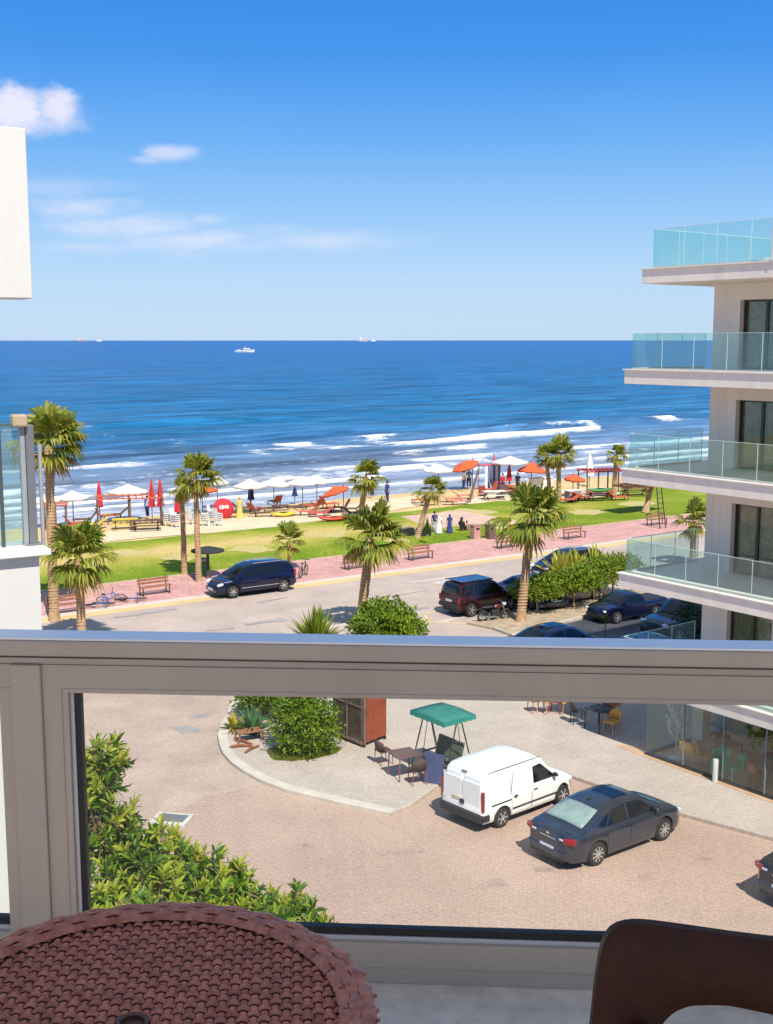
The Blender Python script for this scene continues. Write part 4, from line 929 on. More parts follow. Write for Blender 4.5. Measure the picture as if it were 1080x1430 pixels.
# pickup in the car park
pm4 = paint('midnight_blue_paint', (.008,.010,.040), .18)
PIK = dict(MPV, L=4.9, W=1.78, R=.33, wheels=(-1.45,1.50), tum=.38, zb=.98,
  top=[(-2.45,.75),(-2.42,.98),(-.4,1.0),(1.0,.98),(1.9,.92),(2.3,.82),(2.45,.58)], low=[(-2.45,.5),(-2.3,.32),(2.1,.26),(2.35,.28),(2.45,.40)],
  plan=[(-2.45,.72),(-2.36,.82),(-2.0,.88),(0,.89),(1.6,.87),(2.1,.78),(2.35,.64),(2.45,.5)],
  roof=[(-.62,.98),(-.45,1.36),(-.30,1.44),(.1,1.48),(.45,1.45),(.60,1.39),(1.45,.96)],
  side_windows=[[(-.42,1.04),(-.30,1.34),(.10,1.38),(.42,1.35),(.52,1.31),(1.0,1.04)]],
  rear_glass=(-.60,-.40), front_glass=(1.42,.60), doors=[(-.5,.92)], mirror=(.95,1.06), spokes=5,
  bits=[('tail_lamp', m_red, (-2.40,.76,.84), (.10,.12,.24), Z0), ('tail_lamp', m_red, (-2.40,-.76,.84), (.10,.12,.24), Z0), ('load_bed', m_black, (-1.5,0,1.005), (1.6,1.36,.02), Z0),
        ('headlamp', m_clear, (2.28,.60,.72), (.16,.36,.10), (0,.2,-.4)), ('headlamp', m_clear, (2.28,-.60,.72), (.16,.36,.10), (0,.2,.4)), ('front_bumper', m_black, (2.38,0,.44), (.16,1.3,.2), Z0), ('bonnet_scoop', m_black, (1.75,0,.965), (.35,.30,.05), (0,.12,0))])
q = at(868,866)
car('pickup', 'midnight blue pickup with load bed in the dark car park, behind the hedge end', (q.x+.35, q.y+.55, .012), rad(212), PIK, pm4).scale = (.86,.9,.88)
# dark saloons, hatchbacks reuse the profiles
pmb = paint('black_paint', (.012,.012,.016), .2)
q = at(790,803); car('black_car', 'black estate car on the road, half hidden behind yellow green plants', (q.x+.1, q.y+.1, .006), rad(212), dict(MPV, tum=.40), pmb).scale = (.95,.95,.86)
q = at(962,893); car('black_off_road_car', 'black off road car beside the dark bush at the beige building corner', (q.x, q.y+.6, .012), rad(212), dict(SUV, bits=[x for x in SUV['bits'] if x[0] != 'roof_panel']), pmb)
pmc = paint('royal_blue_paint', (.014,.045,.17), .15)
q = at(775,920); car('blue_saloon_car', 'glossy dark blue saloon car whose roof shows just above the railing', (q.x, q.y, .012), rad(34), dict(SED, rear_glass_mat=m_carglass), pmc)
pmd = paint('steel_blue_paint', (.03,.06,.13), .2)
q = at(905,935); car('steel_blue_car', 'steel blue hatchback whose roof edge shows above the railing by the building', (q.x, q.y, .012), rad(34), dict(SED, rear_glass_mat=m_carglass), pmd)
pme = paint('grey_paint', (.20,.19,.19), .3)
q = at(785,850); car('grey_car', 'pale grey car parked under the hedge trees', (q.x+.5, q.y+1.9, .008), rad(212), SED, pme)
q = at(735,853); car('hatchback', 'light blue hatchback between the tall palm trunk and the hedge', (q.x+.3, q.y+1.7, .008), rad(122), dict(SED, L=3.9), paint('light_blue_paint', (.14,.16,.34), .25))
# car cut by the right picture edge
q = at(1098,1270); car('maroon_grey_car', 'dark car with maroon tail lamp cut off at the right of the brick street', (q.x+1.75, q.y+1.15, .004), rad(33), SED, paint('dark_graphite_paint', (.022,.022,.03), .3))
# motorbike and bicycle
m_chrome = mat('chrome', (.55,.55,.56), .2, .05, metal=.9)
def wheel2(parent, x, r, tw):
    b = MB(); rows = []
    for i in range(25):
        t = 2*math.pi*i/24; rows.append([((r+tw*math.cos(p))*math.cos(t), tw*math.sin(p), (r+tw*math.cos(p))*math.sin(t)) for p in (0,1.05,2.1,3.14,4.2,5.25)])
    b.rows(rows, closed=True); o = b.build('wheel', m_tyre, parent, smooth=60, loc=(x,0,r+tw))
    b = MB()
    for k in range(9):
        t = math.pi*k/9; b.bar((r*math.cos(t),0,r*math.sin(t)), (-r*math.cos(t),0,-r*math.sin(t)), .008, .008)
    b.build('spokes', m_chrome, o)
def motorbike(label, loc, rz):
    c = thing('motorbike', label, 'motorbike', loc, rz)
    wheel2(c, -.62, .25, .055); wheel2(c, .64, .25, .05)
    b = MB(); b.tube([(.64,.0,.30),(.50,0,.72),(.42,0,.92)], .03, 8); b.bar((.42,-.32,.95),(.42,.32,.95),.03,.03); b.build('fork', m_chrome, c, smooth=50)
    b = MB(); b.blob((.18,0,.72), (.28,.14,.13), 12, 8); b.build('tank', paint('bike_red', (.10,.02,.02)), c, smooth=60)
    b = MB(); b.blob((-.33,0,.74), (.38,.14,.07), 12, 8); b.build('saddle', m_black, c, smooth=60)
    b = MB(); b.box((.05,0,.42), (.45,.26,.34)); b.build('engine', m_black, c, bevel=.05)
    b = MB(); b.blob((.56,0,.82), (.10,.10,.10), 10, 8); b.build('headlamp', m_clear, c, smooth=60)
    b = MB(); b.tube([(0,-.16,.28),(-.4,-.18,.30),(-.8,-.18,.36)], .045, 8); b.build('exhaust', m_chrome, c, smooth=50)
    b = MB(); b.tube([(-.62,.1,.30),(-.4,.1,.66)], .025, 6); b.tube([(.05,.1,.5),(-.62,.1,.30)], .022, 6); b.tube([(.05,.12,.28),(.02,.30,.0)], .012, 6); b.build('frame', m_black, c)
    b = MB(); b.box((-.78,0,.66), (.30,.12,.03)); b.build('mudguard', m_black, c, bevel=.01)
    return c
q = at(690,868); motorbike('dark motorbike with a chrome headlamp in front of the maroon car', (q.x, q.y, .008), rad(25))
def bicycle(label, loc, rz, col, lean=0.0, group=None):
    c = thing('bicycle', label, 'bicycle', loc, rz, group); c.rotation_euler = (lean, 0, rz)
    mf = mat('bike_%d' % int(col[2]*1000), col, .4)
    wheel2(c, -.52, .30, .022); wheel2(c, .52, .30, .022)
    b = MB()
    for p0, p1 in [((-.52,0,.32),(-.08,0,.28)), ((-.08,0,.28),(-.22,0,.78)), ((-.52,0,.32),(-.19,0,.70)), ((-.08,0,.28),(.38,0,.72)), ((-.20,0,.74),(.37,0,.80)), ((.36,0,.84),(.52,0,.32)), ((.34,-.28,.95),(.34,.28,.95)), ((.36,0,.84),(.34,0,.95))]: b.tube([p0,p1], .022, 6)
    b.build('frame', mf, c)
    b = MB(); b.blob((-.24,0,.82), (.13,.07,.035), 8, 6); b.build('saddle', m_black, c, smooth=60)
    return c
q = at(424,806); bicycle('black bicycle standing behind the navy people carrier by the small palm', (q.x,q.y,.03), rad(75), (.03,.03,.035))
for i, (px, py, rz, ln_, lb) in enumerate([(137,846,18,1.25,'blue bicycle lying on the pink promenade beside the leftmost bench'), (160,842,40,-1.2,'blue bicycle lying on the promenade in the middle of the fallen three'), (183,838,12,1.3,'blue bicycle lying on the promenade nearest the wooden bench with a shadow')]):
    q = at(px, py); bicycle(lb, (q.x,q.y,.06), rad(rz), (.03,.12,.32+.02*i), ln_, 'bicycles lying on the promenade')
# ------------------------------------------------------------------ plants
m_trunk = mat('palm_trunk', (.36,.22,.11), .9, .3, 5, .6, 25, col2=(.54,.36,.20))
m_dead = leafmat('dead_fronds', [(.42,.28,.08),(.52,.38,.10),(.30,.19,.07),(.56,.46,.12)], .3, .7)
m_frond = leafmat('palm_fronds', [(.08,.13,.018),(.16,.22,.022),(.30,.31,.035),(.46,.40,.06),(.12,.17,.02)], .45, .42)
m_frond2 = leafmat('palm_fronds_young', [(.09,.15,.02),(.20,.26,.03),(.34,.35,.045),(.54,.47,.09)], .45, .42)
def fan(mb, o, d, R_, r, droop, nseg=15, spread=1.3, pet=.38):
    """one fan leaf: petiole and a spray of folded segments"""
    d = d.normalized(); up = Vector((0,0,1)); side = d.cross(up)
    side = side.normalized() if side.length > .05 else Vector((1,0,0)); nrm = side.cross(d).normalized()
    p1 = o + d*R_*pet*.5 + nrm*R_*.015; p2 = o + d*R_*pet - up*droop*R_*.06
    w = R_*.012
    mb.add([o-side*w, o+side*w, p1+side*w, p1-side*w, p2+side*w, p2-side*w], [(0,1,2,3),(3,2,4,5)])
    bl = R_*(1-pet)
    for k in range(nseg):
        a = spread*(2*k/(nseg-1)-1) + r.uniform(-.05,.05); l = bl*(1-.28*(abs(a)/spread)**2)*r.uniform(.88,1.08)
        e = (d*math.cos(a) + side*math.sin(a)).normalized(); e = (e + nrm*(.14*math.cos(a))).normalized()
        s2 = e.cross(nrm).normalized()*bl*.062
        m_ = p2 + e*l*.55; t_ = p2 + e*l*.86 - up*droop*l*.16; t2 = p2 + e*l - up*(droop*l*.40 + .02*l) + Vector((r.uniform(-1,1),r.uniform(-1,1),0))*.03*l
        f = nrm*bl*.022*(1 if k % 2 else -1)
        mb.add([p2, m_-s2+f, m_+s2-f, t_-s2*.62, t_+s2*.62, t2], [(0,1,2),(1,3,4,2),(3,5,4)])
def palm(label, base, top, R_, seed, n=36, trunk=(.20,.14), dead=10, wind=.6, young=False, group='fan palms', nseg=15):
    r = random.Random(seed); base = Vector(base); top = Vector(top); hgt = top.z - base.z
    c = thing('palm_tree', label, 'palm tree', base, 0, group)
    t = top - base; b = MB(); pts = []; rs = []
    for i in range(15):
        f = i/14; q = t*f + Vector((math.sin(f*math.pi)*.10*r.uniform(-1,1), 0, 0)) * (.2*hgt/4)
        pts.append(q); rs.append((trunk[0]*(1-f) + trunk[1]*f)*(1.25 if i == 0 else 1)*r.uniform(.95,1.05))
    b.tube(pts, rs, 12)
    for i in range(int(hgt*7)):                   # old leaf scars
        f = (i+.5)/(hgt*7); q = t*f; rr = (trunk[0]*(1-f) + trunk[1]*f)*1.035
        k_ = r.uniform(1.0,1.13); b.lathe([(rr*.97,-.03),(rr*k_,.0),(rr*.97,.015)], 12, loc=(q.x,q.y,q.z))
    b.build('trunk', m_trunk, c, smooth=70)
    wv = Vector((wind, -.05, 0))
    g = MB(); o = t + Vector((0,0,.05))
    n = int(n*.62)
    for k in range(n):
        f = (k+.5)/n; az = k*2.399963 + r.uniform(-.2,.2); el = rad(82 - 105*f + r.uniform(-16,16))
        d = Vector((math.cos(az)*math.cos(el), math.sin(az)*math.cos(el), math.sin(el))) + wv*(.7 if el > .2 else .3)
        L_ = R_*r.uniform(.78,1.12)*(1 if el > -.1 else .9)
        fan(g, o + Vector((r.uniform(-.06,.06), r.uniform(-.06,.06), r.uniform(-.10,.10))), d, L_, r, .5 + .9*f, nseg)
    g.build('crown', m_frond2 if young else m_frond, c, fix=False)
    g = MB()
    for k in range(dead):
        az = r.uniform(0, 6.28); el = rad(r.uniform(-62,-22)); d = Vector((math.cos(az)*math.cos(el), math.sin(az)*math.cos(el), math.sin(el)))
        fan(g, o - Vector((0,0,.12)), d, R_*r.uniform(.5,.8), r, 1.0, 9, 1.0, .4)
    if dead: g.build('dead_fronds', m_dead, c, fix=False)
    return c
def palm_px(label, bx, by, cx_, cy_, rp, seed, z=0.0, **kw):
    b0 = at(bx, by, z); t = atY(cx_, cy_, b0.y); return palm(label, b0, t, rp/F*b0.y*(1.3 if kw.get('young') else 1.17), seed, **kw)
palm_px('tallest fan palm at the left, rising beside the neighbour glass screen', 76,866, 68,622, 58, 1, n=46, dead=16, trunk=(.24,.20), nseg=17)
palm_px('short fan palm with windswept crown in front of the leftmost bench', 115,900, 110,780, 52, 2, n=40, dead=14, trunk=(.20,.17), wind=.15, young=True, nseg=17)
palm_px('left slimmer fan palm of the twin pair on the promenade', 258,803, 254,684, 23, 3, n=26, dead=8, trunk=(.17,.12))
palm_px('right taller fan palm of the twin pair by the green bin', 278,813, 273,668, 37, 4, n=40, dead=14, trunk=(.17,.13))
palm_px('smallest fan palm, behind the navy people carrier', 404,795, 404,757, 25, 5, z=.04, n=26, dead=6, trunk=(.13,.11), young=True, wind=.1)
palm_px('fan palm with yellowing crown on the sand near the orange parasol', 503,728, 511,667, 29, 6, z=.012, n=34, dead=12, trunk=(.22,.18))
palm_px('fan palm with wide open crown rising behind the round bush', 503,882, 517,752, 50, 7, n=40, dead=14, trunk=(.24,.19), young=True, wind=.5, nseg=17)
palm_px('fan palm with leaning trunk beside the black planters on the lawn', 583,751, 602,684, 25, 8, z=.04, n=30, dead=10, trunk=(.20,.15))
palm_px('bushy windswept fan palm, right one of the pair by the red beach stall', 781,700, 780,634, 30, 9, z=.012, n=38, dead=10, trunk=(.22,.17), wind=.6)
palm_px('left fan palm of the pair behind the red tent parasol', 769,697, 763,640, 22, 10, z=.012, n=24, dead=8, trunk=(.20,.15), wind=-.3)
palm_px('small far fan palm by the red pergola, left of the beige building', 857,696, 861,636, 19, 12, z=.012, n=26, dead=6, trunk=(.24,.16))
palm_px('fan palm with leaning trunk and broad crown at the planting strip', 727,870, 742,722, 50, 13, n=42, dead=12, trunk=(.23,.17), young=True, wind=.5, nseg=17)
palm_px('fan palm partly hidden behind the beige building wall', 968,790, 968,728, 34, 14, n=28, dead=8, trunk=(.20,.16))
# ---- leafy shrubs
def diamond(mb, p, d, nrm, l, w, fold=.25):
    d = d.normalized(); s = d.cross(nrm)
    s = s.normalized() if s.length > 1e-3 else d.orthogonal().normalized(); n2 = s.cross(d)
    mb.add([p, p + d*l*.45 - s*w*.5 + n2*w*fold, p + d*l - n2*l*.06, p + d*l*.45 + s*w*.5 + n2*w*fold], [(0,1,2),(0,2,3)])
def rvec(r):
    while True:
        v = Vector((r.uniform(-1,1), r.uniform(-1,1), r.uniform(-1,1)))
        if .05 < v.length < 1: return v.normalized()
def cloud(mb, c, rx, ry, rz_v, n, l, w, r, inner=.55, seed=0, lumps=.55):
    c = Vector(c)
    for i in range(n):
        v = rvec(r)
        if v.z < -.75: continue
        k = 1 + lumps*noise.noise(v*2.3 + Vector((seed*1.7,seed,0))) + .35*lumps*noise.noise(v*6 + Vector((seed,0,seed)))
        q = c + Vector((v.x*rx, v.y*ry, v.z*rz_v))*k*(inner + (1-inner)*r.random()**.5)
        d = (v*.7 + rvec(r)*.9 + Vector((0,0,.25))).normalized()
        diamond(mb, q, d, v, l*r.uniform(.7,1.25), w*r.uniform(.7,1.2))
m_leafg = leafmat('green_leaves', [(.07,.14,.012),(.12,.22,.015),(.20,.30,.02),(.32,.39,.03),(.09,.18,.015)], .4, .4)
m_leafy = leafmat('yellow_green_leaves', [(.10,.18,.015),(.19,.26,.02),(.30,.34,.03),(.14,.22,.02)], .35, .45)
m_leafd = leafmat('dark_leaves', [(.02,.05,.012),(.04,.09,.015),(.07,.13,.02)], .25, .45)
m_bark = mat('bark', (.20,.14,.09), .9, .3, 8, .5, 40)
m_barkp = mat('pale_bark', (.42,.31,.19), .9, .25, 8, .4, 40)
def shrub(label, base, rx, rz_, zc, n, l, w, m_, seed, name='bush', blobs=None, cat='bush', group=None, stems=5, bark=None):
    r = random.Random(seed); c = thing(name, label, cat, base, 0, group); b = MB()
    for (x, y, z, a, h, k) in (blobs or [(0,0,zc,rx,rz_,1)]): cloud(b, (x,y,z), a, a, h, int(n*k), l, w, r, seed=seed+x)
    b.build('foliage' if name == 'bush' else 'crown', m_, c, fix=False)
    b = MB()
    for k in range(stems):
        a = 6.28*k/stems + r.random(); e = Vector((math.cos(a)*rx*.5, math.sin(a)*rx*.5, zc + rz_*.2)); b.tube([(e.x*.12,e.y*.12,-.02), e*.5 + Vector((0,0,.1)), e], [.035,.025,.01], 6)
    b.build('stems' if name == 'bush' else 'trunk', bark or m_bark, c)
    return c
q = at(425,1048,.12); shrub('large round green bush on a grass patch beside the rusty kiosk', q, 1.08, 1.0, 1.02, 3000, .17, .075, m_leafg, 21, blobs=[(0,0,1.0,1.02,.98,1),(.15,.0,.6,1.0,.6,.4),(-.2,.1,1.35,.7,.6,.35)])
q = at(368,1012,.12); shrub('green leafy shrub behind the spiky plant at the kerb bend', (q.x,q.y+.8,q.z), .75, 1.1, 1.1, 1900, .2, .07, m_leafg, 22, blobs=[(0,0,1.1,.8,1.1,1),(-.5,-.1,.8,.55,.8,.4),(.5,-.2,.9,.6,.8,.4)])
q = at(540,912); shrub('dense round bright green bush just above the railing', q, 1.6, 1.25, 1.3, 3400, .22, .11, m_leafg, 23, blobs=[(0,0,1.15,1.55,1.15,1),(.6,.2,.9,1.0,.8,.3),(-.5,-.1,1.2,1.0,.85,.3)])
q = at(962,895); shrub('dark green bush against the beige building corner', (q.x,q.y,q.z), .62, .9, .95, 1200, .16, .07, m_leafd, 24)
# blade plants
def blades(label, base, n, l, w, m_, seed, cat='plant', name='blade_plant', el=(25,85)):
    r = random.Random(seed); c = thing(name, label, cat, base); b = MB()
    for k in range(n):
        az = r.uniform(0,6.28); e = rad(r.uniform(*el)); d = Vector((math.cos(az)*math.cos(e), math.sin(az)*math.cos(e), math.sin(e))); s = Vector((-math.sin(az), math.cos(az), 0))*w; L_ = l*r.uniform(.7,1.1)
        p = Vector((math.cos(az),math.sin(az),0))*.06*r.random(); a = p + d*L_*.5; t = p + d*L_ - Vector((0,0,.22*L_*math.cos(e)))
        b.add([p-s*.6, p+s*.6, a+s, a-s, t], [(0,1,2,3),(3,2,4)])
    b.build('leaves', m_, c, fix=False); b = MB(); b.lathe([(.09,-.02),(.07,.12),(.03,.2)], 8); b.build('stem', m_bark, c)
    return c
q = at(353,1026,.12); blades('spiky bluish green rosette plant at the kerb bend', q, 60, 1.15, .045, leafmat('agave',[(.05,.13,.05),(.09,.2,.09),(.12,.24,.06)],.2), 31)
q = at(328,1018,.12); blades('yellow leaved plant at the bend of the pale kerb', q, 46, .72, .05, leafmat('yellow_blades',[(.45,.33,.02),(.52,.40,.03),(.25,.28,.03)],.3), 32, el=(15,75))
q = at(443,912); blades('yellow green blade plant left of the round bush above the railing', q, 150, 2.15, .085, m_leafy, 33, el=(35,88))
for i, (px, py, lb) in enumerate([(778,806,'yellow green blade plant in front of the black estate car, left of its neighbours'),(800,804,'middle yellow green blade plant in front of the black estate car'),(826,800,'yellow green blade plant behind the rear of the black estate car')]):
    q = at(px, py); blades(lb, (q.x,q.y-1.2,q.z), 70, 2.0, .13, leafmat('golden_blades', [(.34,.36,.03),(.48,.46,.05),(.58,.52,.09),(.26,.32,.03)], .4), 34+i, el=(20,85))
q = at(845,893); blades('little yellow green sapling on a thin stem in the dark car park', (q.x,q.y,.9), 26, .35, .05, m_leafy, 38); 
o = COL.objects[-1]
b = MB(); b.tube([(0,0,-.9),(0,0,.05)], .025, 6); o2 = b.build('stem', m_bark, COL.objects[-2].parent if COL.objects[-2].parent else None)
# hedge of small trees in the planting strip
r5 = random.Random(5)
for i, (px, py, dy, hh_, rx, lb) in enumerate([
    (752,856,.2,2.5,1.25,'first small leafy tree of the strip, right beside the leaning palm trunk'),
    (778,853,.7,2.6,1.2,'small leafy tree in the strip with pale twin stems above the grey car'),
    (804,851,.4,2.9,1.35,'tallest small leafy tree of the strip, on a pale straight stem'),
    (834,842,.8,3.0,1.35,'small leafy tree of the strip directly behind the midnight blue pickup'),
    (862,836,1.0,3.0,1.4,'last small leafy tree of the strip, below the building balcony corner')]):
    hh = hh_*.70; q = at(px, py, .1); c = thing('small_tree', lb, 'tree', (q.x, q.y+dy, .1), 0, 'small trees in the planting strip'); r = random.Random(50+i)
    b = MB()
    for (x, y, z, a, h, k) in [(0,0,hh*.68,rx,hh*.27,1),(rx*.45,.2,hh*.78,rx*.6,hh*.25,.4),(-rx*.5,-.1,hh*.62,rx*.6,hh*.22,.4),(.1,-.3,hh*.56,rx*.7,hh*.17,.3)]: cloud(b, (x,y,z), a, a*.8, h, int(1000*k), .21, .10, r, inner=.35, seed=i*3+k, lumps=.5)
    b.build('crown', leafmat('strip_leaves', [(.09,.17,.012),(.16,.26,.02),(.25,.33,.025),(.36,.40,.04)], .45, .45), c, fix=False)
    b = MB(); cloud(b, (0,-.2,hh*.70), rx*.95, rx*.75, hh*.30, 420, .22, .10, r, inner=.75, seed=i+9, lumps=.5); b.build('new_leaves', m_leafy, c, fix=False)
    b = MB()
    for k in range(2 if i % 2 else 1): b.tube([(k*.35,0,-.05),(k*.4-.05,.05,hh*.3),(k*.5-.1,0,hh*.62)], [.06,.05,.03], 8)
    b.tube([(0,0,hh*.3),(-.4,.1,hh*.6)], [.04,.02], 6); b.tube([(0,0,hh*.34),(.45,-.1,hh*.65)], [.04,.02], 6)
    b.build('trunk', m_barkp, c, smooth=60)
# the big tree below the balcony
ft = at(60, 1500); ft = Vector((-4.6, 15.4, 0))
c = thing('street_tree', 'leafy tree with yellow green shoots growing up below the railing on the left', 'tree', ft)
m_ft = leafmat('tree_leaves', [(.035,.09,.018),(.07,.16,.02),(.14,.26,.025),(.24,.35,.035),(.05,.12,.018)], .35, .35)
m_fs = leafmat('tree_shoots', [(.34,.46,.03),(.46,.54,.05),(.60,.58,.08),(.28,.40,.03),(.66,.46,.14)], .5, .4)
r = random.Random(77); g = MB(); sh = MB(); tw = MB()
def leaf6(mb, p, d, nrm, l, w):
    d = d.normalized(); s = d.cross(nrm); s = s.normalized() if s.length > 1e-3 else d.orthogonal().normalized(); n2 = s.cross(d)
    a = p + d*l*.35; c_ = p + d*l*.75 - n2*l*.03; t = p + d*l - n2*l*.12; u = n2*w*.18
    mb.add([p, a-s*w*.5+u, a, a+s*w*.5+u, c_-s*w*.36+u, c_, c_+s*w*.36+u, t], [(0,1,2),(0,2,3),(1,4,5,2),(2,5,6,3),(4,7,5),(5,7,6)])
blobs = [(128,1085,52,15.6),(150,1062,26,15.8),(135,1140,48,15.2),(165,1165,42,15.5),(205,1185,52,15.3),(180,1225,60,15.0),(250,1195,48,15.6),(285,1215,48,15.6),(240,1250,70,14.8),(320,1222,34,15.9),
         (310,1265,50,15.0),(360,1262,42,15.6),(400,1268,38,15.8),(430,1285,34,15.6),(455,1300,30,15.4),(380,1310,60,14.6),(150,1290,70,14.4),(260,1310,80,14.2),(70,1180,80,15.2),(60,1100,50,15.6),(478,1312,20,15.3),(345,1228,20,16.0)]
for bi, (px, py, rp, Y) in enumerate(blobs):
    if px > 170: px -= 8; py += 15
    cc = atY(px, py, Y) - ft; rr = rp/F*Y*.84
    n = max(7, int(50*rr*rr/.16))
    spurs = [cc + Vector((r.uniform(-.8,.8)*rr, r.uniform(-.5,.5)*rr, rr*r.uniform(.75,1.15))) for _ in range(4)]
    for k in range(n + len(spurs)):
        v = rvec(r)
        kk = r.random()**.4; p = spurs[k-n] if k >= n else cc + Vector((v.x*rr, v.y*rr*.9, v.z*rr*.85))*kk
        up = (v*.7 + Vector((.1,-.1,.75)) + rvec(r)*.45).normalized(); tip = p + up*.10
        csz = r.uniform(.65,1.2); outer = kk > .72 and v.z > -.15; young_ = outer and r.random() < .40 + 1.2*max(0, .45 + noise.noise(p*.9 + Vector((3,1,0))))
        tw.tube([p - up*.28, tip], [.010,.005], 4, caps=False)
        for j in range(12):
            az = j*2.4; el = rad(70 - 62*j/12 + r.uniform(-10,10)); ax = up.orthogonal().normalized(); ay = up.cross(ax)
            d = (ax*math.cos(az) + ay*math.sin(az))*math.cos(el) + up*math.sin(el)
            leaf6(sh if young_ and j < 10 else g, tip - up*(.012*j), d, up, .175*csz*r.uniform(.7,1.2), .056*csz*r.uniform(.8,1.2))
g.build('crown', m_ft, c, fix=False); sh.build('young_shoots', m_fs, c, fix=False); tw.build('twigs', m_bark, c)
b = MB(); b.tube([(0,0,-.1),(.1,0,1.5),(0,.1,3.2),(.2,0,4.4)], [.22,.18,.15,.11], 10)
for (px, py, rp, Y) in blobs[::2]: e = atY(px, py, Y) - ft; b.tube([(.1,0,3.4 if e.z > 5 else 2.6), Vector((e.x*.5, e.y*.5, (e.z+3.4)/2)), e], [.09,.06,.025], 6)
b.build('trunk', m_bark, c, smooth=60)
# grass patch under the round bush
gp_ = [at(*q, .12) for q in [(372,1050),(385,1062),(408,1064),(440,1060),(470,1052),(478,1046),(455,1040),(410,1040),(385,1044)]]
b = MB(); b.sheet(noisy(gp_, .12, 1.2, .25, 3), .126); r = random.Random(3)
xs_ = [p.x for p in gp_]; ys_ = [p.y for p in gp_]
def inside(x, y, poly):
    c_ = False; n = len(poly); j = n-1
    for i in range(n):
        if (poly[i].y > y) != (poly[j].y > y) and x < (poly[j].x-poly[i].x)*(y-poly[i].y)/(poly[j].y-poly[i].y)+poly[i].x: c_ = not c_
        j = i
    return c_
for k in range(5200):
    x, y = r.uniform(min(xs_)-.1, max(xs_)+.1), r.uniform(min(ys_), max(ys_))
    if inside(x, y, gp_): diamond(b, Vector((x,y,.125)), Vector((r.uniform(-.6,.6), r.uniform(-.6,.6), 1)), Vector((1,.3,0)), r.uniform(.06,.16), .018)
kind(b.build('grass', leafmat('patch_grass', [(.22,.26,.03),(.34,.33,.06),(.15,.23,.02),(.42,.36,.12)], .3), fix=False), 'stuff')
# grass blades standing along the ragged lawn edges and tufts through it
b = MB(); r = random.Random(9)
for k in range(9000):
    s = r.uniform(-18, 72); n = 61.95 + abs(r.gauss(0, 2.6)) if r.random() < .6 else r.uniform(62, 75)
    p = SN(s, n, .035)
    if 44 < s < 60 and 65.5 < n < 70.5: continue
    diamond(b, p, Vector((r.uniform(-.6,.6), r.uniform(-.6,.6), 1)), Vector((1,.3,0)), r.uniform(.06,.13), .05)
kind(b.build('lawn_grass', leafmat('lawn_blades', [(.18,.30,.015),(.24,.36,.03),(.32,.40,.05),(.2,.32,.02)], .5), fix=False), 'stuff')
# ------------------------------------------------------------------ street furniture
m_wood = mat('bench_wood', (.30,.13,.07), .7, .25, 6, .3, 60); m_iron = mat('dark_iron', (.05,.04,.038), .6, .2, 10)
def bench(label, loc, rz):
    c = thing('park_bench', label, 'bench', loc, rz, 'benches along the promenade')
    b = MB()
    for y in (-.16,0,.16): b.box((0,y,.45), (1.8,.13,.04))
    b.build('seat', m_wood, c, bevel=.008); b = MB()
    for k in range(2): b.box((0,.26+.03*k,.62+.17*k), (1.8,.03,.12))
    b.build('backrest', m_wood, c, bevel=.008)
    for x in (-.75,.75): b = MB(); b.box((x,-.18,.215),(.05,.05,.43)); b.bar((x,.22,0),(x,.34,.86),.05,.05); b.bar((x,-.2,.42),(x,.26,.42),.05,.03); b.build('leg', m_iron, c)
    return c
B0 = None
for (px, py, dz, lb) in [(92,856,0,'wooden bench at the far left end, half behind the short palm'),(217,830,0,'wooden bench left of the twin palms, beside the fallen bicycles'),(500,794,0,'wooden bench directly behind the trunk of the wide palm'),(588,781,0,'wooden bench right of the wide palm, alone in the middle'),
        (710,765,0,'wooden bench left of the broad leaning palm crown'),(803,752,0,'wooden bench on the pink paving beyond the black estate car'),(918,733,0,'wooden bench near the ladder, by the beige building')]:
    q = at(px, py, .03)
    if B0 is None: B0 = bench(lb, q, SHORE)
    else: dup(B0, q, SHORE + rad(rnd.uniform(-3,3)), lb)
def bin_(label, loc, col, mcol2):
    c = thing('litter_bin', label, 'bin', loc, SHORE); b = MB(); b.box((0,0,.45),(.55,.5,.9)); b.build('body', mat('bin_%d' % int(col[0]*1000), col, .7), c, bevel=.03)
    b = MB(); b.box((0,0,.93),(.62,.57,.06)); b.build('lid', mcol2, c, bevel=.02); b = MB(); b.box((0,-.26,.70),(.30,.02,.14)); b.build('opening', m_black, c)
q = at(664,752,.04); bin_('pinkish stone litter bin on the lawn edge, left of the dark one', q, (.52,.27,.24), mat('bin_lid',(.40,.22,.2),.7))
q = at(685,752,.04); bin_('dark brown litter bin on the lawn edge, right of the pinkish one', q, (.14,.085,.07), m_iron)
c = thing('green_bin', 'green litter bin with white lid standing behind the taller twin palm', 'bin', at(283,804,.04)); b = MB(); b.lathe([(.26,0),(.32,.85),(.34,.86),(.30,.9)], 14); b.build('body', mat('green_plastic',(.04,.28,.08),.5), c, smooth=40); b = MB(); b.blob((0,0,.93),(.33,.33,.14),12,7); b.build('lid', mat('white_plastic',(.75,.74,.72),.5), c, smooth=60)
# mushroom sunshade on the lawn
def mushroom(label, loc, m_, r=.95, h=1.55, name='sunshade'):
    c = thing(name, label, 'sunshade', loc); b = MB(); b.lathe([(.02,h+.22),(.3,h+.20),(r,h+.02),(r,h-.06),(.3,h+.06),(.06,h+.05)], 16); b.build('top', m_, c, smooth=40)
    b = MB(); b.lathe([(.22,0),(.16,.1),(.09,.5),(.08,h+.05)], 10); b.build('post', m_iron, c); return c
q = at(291,806,.04); mushroom('dark mushroom shaped sunshade on the lawn beside the green bin', q, mat('dark_thatch',(.03,.035,.03),.9))
